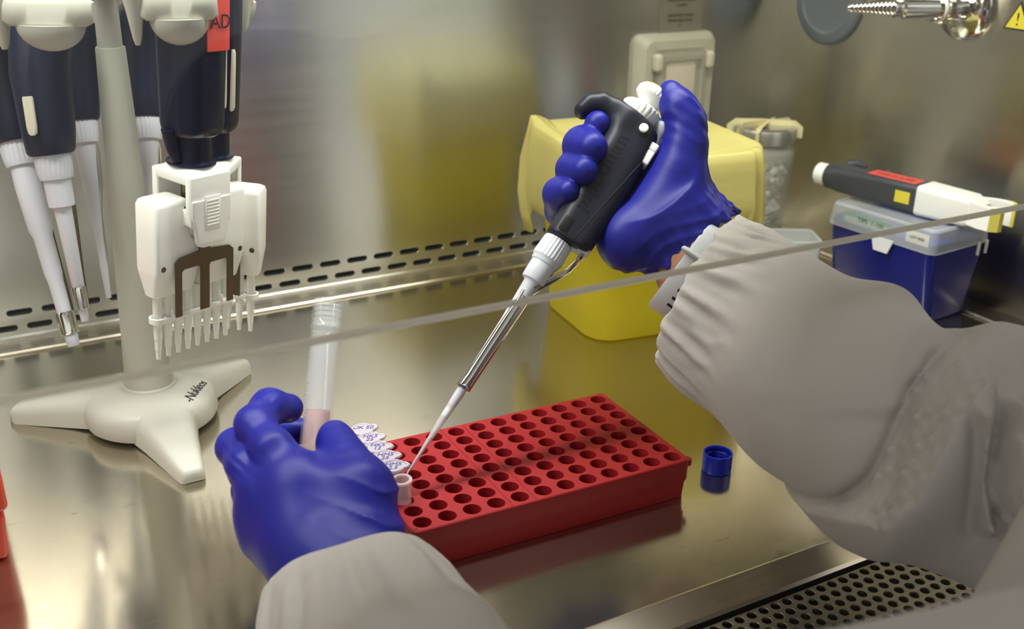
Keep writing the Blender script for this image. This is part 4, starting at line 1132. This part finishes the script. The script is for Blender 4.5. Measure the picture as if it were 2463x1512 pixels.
g = G(); g.rbox((0.0212, -0.004, 0.2520), (0.0082, 0.012, 0.0062), 0.0015, Matrix.Rotation(math.radians(0), 4, 'Y')); g.rbox((0.0213, -0.004, 0.2445), (0.0074, 0.012, 0.0098), 0.001); g.build('slider', 'white_plastic', hp)

# ------------------------------------------------------------------ the operator
ORG = np.array([0.44, 0.02, -0.30])
man = thing('person', 'person in white lab coat and blue gloves, pipetting and holding a clear tube', 'person', ORG)

def to(pts): return [at(*p) for p in pts]
# --- right hand
RF = {
 'index':  (to([(1590, 330, .738), (1520, 350, .733), (1462, 330, .712), (1437, 297, .690)]), [.0125, .0100, .0092, .0084]),
 'middle': (to([(1580, 390, .742), (1500, 378, .736), (1424, 356, .716), (1402, 351, .691), (1424, 353, .676)]), [.0125, .0105, .0096, .0098, .0096]),
 'ring':   (to([(1560, 450, .742), (1470, 440, .735), (1394, 416, .714), (1382, 408, .690), (1406, 408, .674)]), [.0120, .0100, .0090, .0088, .0086]),
 'little': (to([(1530, 510, .738), (1430, 535, .728), (1352, 505, .710), (1345, 466, .691), (1366, 458, .677)]), [.0115, .0090, .0082, .0074, .0068]),
}
thumb = (to([(1600, 500, .697), (1632, 415, .693), (1648, 350, .692), (1650, 296, .693), (1632, 258, .694), (1612, 222, .696)]), [.0200, .0165, .0128, .0116, .0104, .0072])
wr_c = at(1668, 588, .697)
wr_n = RT*0.62-UP*0.78; wr_n = wr_n+FW*0.12; wr_n /= np.linalg.norm(wr_n)
wax = RT*(0.155/0.249*1.0)*0+wr_n
wv = np.cross(wr_n, FW); wv /= np.linalg.norm(wv); wd = np.cross(wv, wr_n)
def glove_r(P):
    d = rcone(P, at(1600, 500, .697), at(1516, 572, .692), .0195, .0185)
    d = smin(d, rcone(P, at(1516, 572, .692), at(1640, 560, .70), .0185, .022), .012)
    d = smin(d, rcone(P, at(1600, 500, .697), at(1640, 555, .70), .020, .024), .012)
    d = smin(d, rcone(P, at(1640, 470, .705), at(1640, 555, .70), .0155, .023), .012)
    for n_, (x, y, dd, r) in {'i': (1590, 340, .735, .0140), 'm': (1580, 390, .740, .0140), 'r': (1560, 450, .740, .0135), 'l': (1530, 510, .735, .0130)}.items():
        d = smin(d, rcone(P, at(1630, 545, .71), at(x, y, dd), .020, r), .010)
    d = smin(d, chain(P, thumb[0], thumb[1], .006), .010)
    # cuff: widening tube that opens round the wrist
    q = P-wr_c
    a = q@wr_n; u = q@wv; w = q@wd
    ang = np.arctan2(w, u)
    ruff = 0.0016*np.sin(7*ang+1.0)+0.0011*np.sin(13*ang+2.0)+0.0008*np.sin(23*ang)
    grow = np.clip((a+0.035)/0.035, 0, 1)
    R = 0.0265+0.0075*grow**1.5+ruff*grow
    rad = np.sqrt(u*u+(w*1.12)**2)
    tube = np.maximum(rad-R, -(a+0.030))
    d = smin(d, tube.astype(np.float32), .012)
    fing = None
    for nm in ('index', 'middle', 'ring', 'little'):
        e = smin(d, chain(P, RF[nm][0], RF[nm][1], .014), .006)
        fing = e if fing is None else smin(fing, e, .0012)
    d = fing
    # creases over the wrist and the thumb base
    m1 = np.exp(-((a+0.006)/0.017)**2)
    n1 = vnoise(P, 150, 3, 2); n2 = vnoise(P, 60, 8, 2)
    cr = np.abs(np.sin(a*330+3.0*n2+2*np.sin(2*ang)))**0.7
    d = d+m1*0.0013*(cr-0.6)+m1*0.0010*n1
    # fine stretch lines along the thumb side
    th = np.asarray(thumb[0][3])
    m2 = np.exp(-(((P-th)**2).sum(1))/(0.016**2))
    d = d+m2*0.0005*np.sin(((P-th)@(UP*0.8+RT*0.6))*900+2*n2)
    d = d+0.0004*n2
    # cut and hollow the cuff
    edge = a-(0.0025*np.sin(3*ang+0.5)+0.0018*np.sin(8*ang)+0.0015*np.sin(15*ang+1))
    d = smax(d, edge.astype(np.float32), .001)
    inner = np.maximum(rad-(R-0.0018), -(a+0.022))
    return smax(d, -inner.astype(np.float32), .001)
allp = np.array([p for f in RF.values() for p in f[0]]+list(thumb[0])+[at(1516, 572, .69), wr_c+wv*.04, wr_c-wv*.04, wr_c+wd*.03, wr_c-wd*.03])
v, F = surface(glove_r, allp.min(0)-.024, allp.max(0)+.024, 0.0010)
glr = body('glove', 'glove_nitrile', man, v, F, ORG); glr['label'] = 'blue nitrile glove gripping the pipette'

# --- left hand round the clear tube
LF = {
 'index':  (to([(702, 1150, .575), (655, 1080, .580), (612, 1020, .592), (648, 978, .610), (694, 982, .622)]), [.0125, .0108, .0102, .0094, .0082]),
 'middle': (to([(640, 1175, .578), (598, 1120, .586), (566, 1075, .602), (610, 1042, .632), (680, 1036, .643), (724, 1036, .642)]), [.0125, .0112, .0100, .0094, .0088, .0078]),
 'ring':   (to([(628, 1235, .582), (608, 1180, .598), (600, 1140, .622), (660, 1110, .645), (728, 1105, .642)]), [.0120, .0105, .0096, .0090, .0078]),
 'little': (to([(640, 1290, .582), (620, 1240, .602), (630, 1205, .624), (680, 1180, .638), (722, 1176, .636)]), [.0112, .0094, .0084, .0078, .0068]),
}
lth = (to([(850, 1290, .565), (860, 1180, .575), (828, 1110, .588), (809, 1066, .598), (804, 1048, .603)]), [.0200, .0165, .0118, .0092, .0078])
lw = at(800, 1400, .556)
def glove_l(P):
    W = at(800, 1380, .556); W2 = at(880, 1360, .556)
    d = rcone(P, W, W2, .0225, .0215)
    for (x, y, dd, r, k) in ((702, 1150, .575, .0150, 0), (642, 1178, .578, .0145, 0), (632, 1236, .582, .0140, 0), (645, 1290, .582, .0135, 0)):
        d = smin(d, rcone(P, W, at(x, y, dd), .0225, r), .010)
    d = smin(d, rcone(P, W2, at(850, 1200, .575), .0215, .0185), .012)
    d = smin(d, rcone(P, at(730, 1180, .572), at(850, 1200, .575), .0155, .0175), .012)
    d = smin(d, rcone(P, at(740, 1290, .563), at(850, 1290, .565), .0185, .0195), .012)
    d = smin(d, chain(P, lth[0], lth[1], .006), .010)
    fing = None
    for nm in ('index', 'middle', 'ring', 'little'):
        e = smin(d, chain(P, LF[nm][0], LF[nm][1], .005), .007)
        fing = e if fing is None else smin(fing, e, .0012)
    d = fing
    n2 = vnoise(P, 60, 21, 2)
    # long tension folds running across the back towards the thumb
    A_ = at(760, 1240, .56); q = P-A_
    s1 = q@(RT*0.30+UP*0.95); s2 = q@(RT*0.95-UP*0.30)
    m = np.exp(-((q@(RT*0.9+UP*0.1)-0.032)/0.020)**2)*np.exp(-((q@UP+0.002)/0.030)**2)
    fold = np.abs(np.sin(s1*260-((s2-0.02)*9)**2*1.5+1.2*n2))**0.6
    d = d+m*0.0022*(fold-0.6)
    kn = np.asarray(LF['middle'][0][1]); q = P-kn
    m = np.exp(-(q*q).sum(1)/0.014**2)
    d = d+m*0.0006*np.sin((q@(RT*0.5+UP*0.87))*1100+2*n2)
    kn = np.asarray(LF['index'][0][2])*0.5+np.asarray(LF['index'][0][3])*0.5; q = P-kn
    m = np.exp(-(q*q).sum(1)/0.010**2)
    d = d+m*0.0005*np.sin((q@(RT*0.8-UP*0.6))*1200+2*n2)
    # wrist runs on into the sleeve
    d = smin(d, rcone(P, at(835, 1370, .556), at(880, 1490, .528), .0255, .0260), .012)
    return d+0.0004*n2
allp = np.array([p for f in LF.values() for p in f[0]]+list(lth[0])+[at(880, 1490, .528)])
v, F = surface(glove_l, allp.min(0)-.034, allp.max(0)+.034, 0.0010)
gll = body('glove', 'glove_nitrile', man, v, F, ORG); gll['label'] = 'blue nitrile glove holding the clear tube'

# --- sleeves
SR = to([(1660, 668, .690), (1775, 765, .667), (2000, 934, .620), (2142, 1044, .592), (2330, 1100, .572), (2640, 1235, .545)])
SRr = [.0495, .0535, .0570, .0545, .0585, .064]
c_n = -(RT*0.866-UP*0.5); c_n = c_n+FW*0.35; c_n /= np.linalg.norm(c_n)
c_o = at(1688, 692, .640)            # a point of the cuff edge nearest the camera side
c_o = at(1687, 692, .686)
ca_ = -c_n; cu = np.cross(ca_, FW); cu /= np.linalg.norm(cu); cw = np.cross(cu, ca_)
ridges = [
 (to([(2350, 868, .560), (2415, 852, .552), (2480, 872, .545)]), [.009, .0120, .016], .012),
 (to([(1860, 880, .600), (1990, 1010, .576), (2080, 1110, .566)]), [.014, .015, .013], .040),
 (to([(1900, 720, .620), (2010, 850, .585), (2100, 890, .575)]), [.012, .014, .012], .036),
 (to([(2140, 745, .605), (2150, 830, .573), (2200, 860, .566)]), [.010, .012, .010], .026),
]
# drape folds of the bent elbow: crease lines, each steep on one side and rolling out on the other
F_O = at(2200, 1000, .53)
def uv_of(px, py):
    q = at(px, py, .53)-F_O
    return (float(q@RT), float(q@UP))
creases = [
 ([(2352, 838), (2292, 893), (2236, 962), (2182, 1075), (2137, 1175), (2085, 1240), (2010, 1275)], .0320, .0030, .0300),
 ([(2250, 945), (2284, 1005), (2290, 1119), (2306, 1238), (2350, 1285)], .0160, .0018, .0100),
 ([(2395, 925), (2352, 950), (2334, 1040), (2332, 1150), (2362, 1235), (2400, 1262)], .0270, .0022, .0250),
 ([(2400, 945), (2440, 1020), (2468, 1110)], .0170, .0030, .0260),
]
creases = [([uv_of(*p) for p in c], A_, wl, wr) for c, A_, wl, wr in creases]
def drape(P):
    q = P-F_O; U_ = q@RT.astype(np.float32); V_ = q@UP.astype(np.float32)
    h = np.zeros(len(P), np.float32); cut = np.zeros(len(P), np.float32)
    for pts, A_, wl, wr in creases:
        best = np.full(len(P), 1e9, np.float32); sd = np.zeros(len(P), np.float32); tt = np.zeros(len(P), np.float32)
        n_ = len(pts)-1
        for i in range(n_):
            (x0_, y0_), (x1_, y1_) = pts[i], pts[i+1]
            dx_, dy_ = x1_-x0_, y1_-y0_; L2 = dx_*dx_+dy_*dy_
            t = np.clip(((U_-x0_)*dx_+(V_-y0_)*dy_)/L2, 0, 1)
            ex_ = U_-x0_-t*dx_; ey_ = V_-y0_-t*dy_
            dd = np.sqrt(ex_*ex_+ey_*ey_)
            m = dd < best
            best = np.where(m, dd, best); sd = np.where(m, np.sign(dy_*ex_-dx_*ey_)*-1.0, sd); tt = np.where(m, (i+t)/n_, tt)
        fade = np.clip(np.minimum(tt, 1-tt)*6, 0.15, 1)
        prof = np.where(sd > 0, np.exp(-(best/wr)**2), np.exp(-(best/wl)**2))
        h = np.maximum(h, A_*fade*prof)+0.35*np.minimum(h, A_*fade*prof)
        cut = cut+0.28*A_*fade*np.where(sd > 0, 0, np.exp(-((best-wl)/0.0055)**2))
    return h-cut
def sleeve_r(P):
    d = chain(P, SR, SRr, .012)
    for pts, rr, k in ridges: d = smin(d, chain(P, pts, rr, .006), k)
    d = d-drape(P)
    q = P-c_o; a = q@ca_; u = q@cu; w = q@cw; ang = np.arctan2(w, u)
    n2 = vnoise(P, 28, 5, 2); n3 = vnoise(P, 70, 6, 2)
    d = d+0.0022*n2*np.clip(a/0.1, 0.2, 1)
    # gathers of the elastic cuff
    el = np.exp(-((a-0.022)/0.016)**2)+0.4*np.exp(-(a/0.012)**2)
    d = d+el*(0.0017*np.sin(26*ang+2.5*n3)+0.0010*np.sin(43*ang+2*n2)+0.0018*0.8)
    d0 = d
    edge = -(a-0.0012*np.sin(9*ang)-0.0008*np.sin(21*ang))
    d = smax(d, edge.astype(np.float32), .0015)
    inner = np.maximum(d0+.0062, a-0.05)
    return smax(d, -inner.astype(np.float32), .001)
allp = np.array(SR)
v, F = surface(sleeve_r, allp.min(0)-.075, allp.max(0)+.075, 0.0016, relax=3)
coat_parent_pending = []
slr = body('sleeve', 'coat_cotton', man, v, F, ORG); slr['label'] = 'right sleeve with gathered cuff and deep elbow folds'

SL = to([(820, 1385, .556), (860, 1480, .530), (905, 1590, .500), (1000, 1800, .450), (1100, 2050, .410)])
SLr = [.0345, .0390, .0450, .052, .056]
l_n = (RT*-0.31+UP*0.95)*0.86+FW*0.45; l_n /= np.linalg.norm(l_n)
l_o = at(835, 1392, .552)
la = -l_n; lu = np.cross(la, FW); lu /= np.linalg.norm(lu); lwv = np.cross(lu, la)
lridge = [(to([(940, 1360, .512), (1010, 1420, .488), (1090, 1500, .462)]), [.008, .010, .012], .018),
          (to([(760, 1470, .510), (830, 1530, .478), (930, 1590, .452)]), [.008, .009, .010], .022)]
def sleeve_l(P):
    d = chain(P, SL, SLr, .03)
    for pts, rr, k in lridge: d = smin(d, chain(P, pts, rr, .006), k)
    q = P-l_o; a = q@la; u = q@lu; w = q@lwv; ang = np.arctan2(w, u)
    n2 = vnoise(P, 30, 15, 2); n3 = vnoise(P, 80, 16, 2)
    d = d+0.0018*n2*np.clip(a/0.08, 0.2, 1)
    el = np.exp(-((a-0.030)/0.018)**2)
    d = d+el*(0.0016*np.sin(22*ang+2*n3)+0.0009*np.sin(37*ang)+0.0014)
    d0 = d
    edge = -(a-0.0010*np.sin(8*ang))
    d = smax(d, edge.astype(np.float32), .0020)
    return smax(d, -np.maximum(d0+.0062, a-0.05).astype(np.float32), .001)
allp = np.array(SL)
v, F = surface(sleeve_l, allp.min(0)-.065, allp.max(0)+.065, 0.0016, relax=3)
sll = body('sleeve', 'coat_cotton', man, v, F, ORG); sll['label'] = 'left sleeve with gathered cuff'

# --- coat body and upper arms, standing right of and below the camera
ELR, ELL = SR[-1], SL[-1]
SHR, SHL = np.array([0.62, -0.02, 0.36]), np.array([0.27, -0.12, 0.34])
def coat(P):
    z = P[:, 2]
    q = P-np.array([0.50, 0.00, 0.0], np.float32)
    sx = np.interp(z, [-0.3, 0.0, 0.2, 0.36, 0.44], [0.20, 0.185, 0.19, 0.19, 0.09]).astype(np.float32)
    sy = np.interp(z, [-0.3, 0.0, 0.2, 0.36, 0.44], [0.15, 0.140, 0.142, 0.11, 0.06]).astype(np.float32)
    rr = np.sqrt((q[:, 0]/sx)**2+(q[:, 1]/sy)**2)
    d = (rr-1)*np.minimum(sx, sy)
    d = np.maximum(d, np.maximum(-0.29-z, z-0.44)).astype(np.float32)
    d = smin(d, rcone(P, SHR, ELR+(SHR-ELR)*0.12, .075, .055), .05)
    d = smin(d, rcone(P, SHL, ELL, .070, .054), .05)
    d = smin(d, rcone(P, SHL-np.array([0, 0, .04]), SHR-np.array([0, 0, .04]), .085, .085), .05)
    d = smin(d, rcone(P, at(2440, 1760, .36), at(2760, 1200, .38), .030, .034), .03)
    return d+0.004*vnoise(P, 22, 33, 2)
v, F = surface(coat, (0.03, -0.24, -0.33), (0.80, 0.36, 0.50), 0.006, relax=3)
ct = body('lab_coat', 'coat_cotton', man, v, F, ORG)
for s_ in (slr, sll): s_.parent = ct

# --- the arms inside the coat: bare wrist shows between glove and sleeve
def arms(P):
    d = chain(P, [at(1632, 540, .700), at(1676, 606, .697), at(1720, 690, .690), at(1850, 800, .655), ELR*0.3+np.array(SR[4])*0.7, SHR], [.020, .0250, .0268, .032, .040, .050], .02)
    d = smin(d, chain(P, [at(850, 1420, .548), at(900, 1560, .50), ELL, SHL], [.022, .028, .036, .045], .02), .02)
    d = smin(d, rcone(P, SHR-np.array([0, 0, .05]), SHL-np.array([0, 0, .05]), .045, .045), .03)
    return d
v, F = surface(arms, (0.08, -0.20, -0.02), (0.70, 0.62, 0.43), 0.0030, relax=2)
sk = body('body', 'skin', man, v, F, ORG)

# --- watch band on the right wrist, half under the cuff
wb = G(); ringsw = []
b_c = at(1656, 630, .694)+(RT*0.80-UP*0.60)*0.0055; b_n = RT*0.80-UP*0.60-FW*0.10; b_n /= np.linalg.norm(b_n)
bu = np.cross(b_n, FW); bu /= np.linalg.norm(bu); bv = np.cross(bu, b_n)
NB = 72
for k in range(NB):
    a = 2*math.pi*k/NB
    c_ = b_c+bu*(0.0350*math.cos(a))+bv*(0.0305*math.sin(a))
    o_ = bu*math.cos(a)+bv*math.sin(a)
    ringsw.append([tuple(c_+b_n*s_+o_*t_-ORG) for s_, t_ in ((-.010, 0), (-.010, .0014), (-.008, .0022), (.008, .0022), (.010, .0014), (.010, 0))])
ringsw.append(ringsw[0])
wb.loft(ringsw, False, False)
band = wb.build('watch', 'watch_band', man, sharp=45); band['label'] = 'pale grey watch band on the right wrist'
def band_pt(a, s_, lift): return b_c+bu*(0.0350*math.cos(a))+bv*(0.0305*math.sin(a))+(bu*math.cos(a)+bv*math.sin(a))*lift+b_n*s_-ORG
g = G()
for k in range(7):
    a0 = -2.55+0.19*k
    for s_ in (0.002,):
        p = band_pt(a0, s_, .0022); o_ = bu*math.cos(a0)+bv*math.sin(a0); t_ = -bu*math.sin(a0)+bv*math.cos(a0)
        g.rbox((0, 0, 0), (0.0052, 0.0022, 0.0006), 0.0003, frame(p, o_, b_n), n=2)
g.build('strap_hole', 'black', band)
g = G(); k0 = -1.55
pts = [band_pt(k0, s_, l_) for s_, l_ in ((-.0115, -.0005), (-.0115, .0026), (-.009, .0040), (.009, .0040), (.0115, .0026), (.0115, -.0005))]
g.tube([tuple(p) for p in pts], 0.0018, 10, flat=1.6); g.build('strap_keeper', 'watch_band', band)

# ------------------------------------------------------------------ clear tube in the left hand
tb0, tb1 = at(740, 1228, .606), at(791, 722, .632)
ta = tb1-tb0; TLn = float(np.linalg.norm(ta))
MT = frame(tb0, ta, RT)
ft = thing('culture_tube', 'clear open graduated tube held in the gloved left hand', 'tube', MT)
g = G(); r = 0.0083
prof = [(0.001, 0.0), (0.004, 0.0008), (0.0068, 0.003), (0.0080, 0.007), (r, 0.012), (r+0.0002, TLn-0.018), (r+0.0010, TLn-0.0172), (r+0.0010, TLn-0.0160), (r+0.0002, TLn-0.0152), (r+0.0002, TLn-0.0115)]
for k in range(3):
    z = TLn-0.0112+k*0.0030
    prof += [(r+0.0002, z), (r+0.0009, z+0.0006), (r+0.0009, z+0.0011), (r+0.0002, z+0.0017)]
prof += [(r+0.0002, TLn-0.001), (r, TLn), (r-0.0008, TLn), (r-0.0010, TLn-0.001), (r-0.0010, 0.012), (0.0068, 0.0072), (0.004, 0.0022), (0.0008, 0.0014)]
g.lathe(prof, 56); tbody = g.build('tube_body', 'tube_clear', ft, sharp=45)
g = G(); g.lathe([(0.0036, 0.0026), (0.0066, 0.0074), (0.0071, 0.012), (0.00712, 0.056), (0.0066, 0.0553), (0.0, 0.0551)], 40, cap1=False); g.build('liquid', 'pink_liquid', ft)
g = G(); g.lathe([(r+0.00035, 0.060), (r+0.00045, 0.0605), (r+0.00045, 0.094), (r+0.00035, 0.0945)], 56, cap0=False, cap1=False)
pass
gr = G()
angs = math.atan2(*[float((-FW*0.75-RT*0.66)@np.array(MT.col[i][:3])) for i in (1, 0)])
for k in range(24):
    z = 0.052+k*0.0024; w_ = 0.34 if k % 5 == 0 else 0.2
    arc = [(angs+w_*(i/6-0.5)) for i in range(7)]
    gr.tube([((r+0.00035)*math.cos(a), (r+0.00035)*math.sin(a), z) for a in arc], 0.00016, 5)
gr.build('graduation', 'paper_label', tbody)
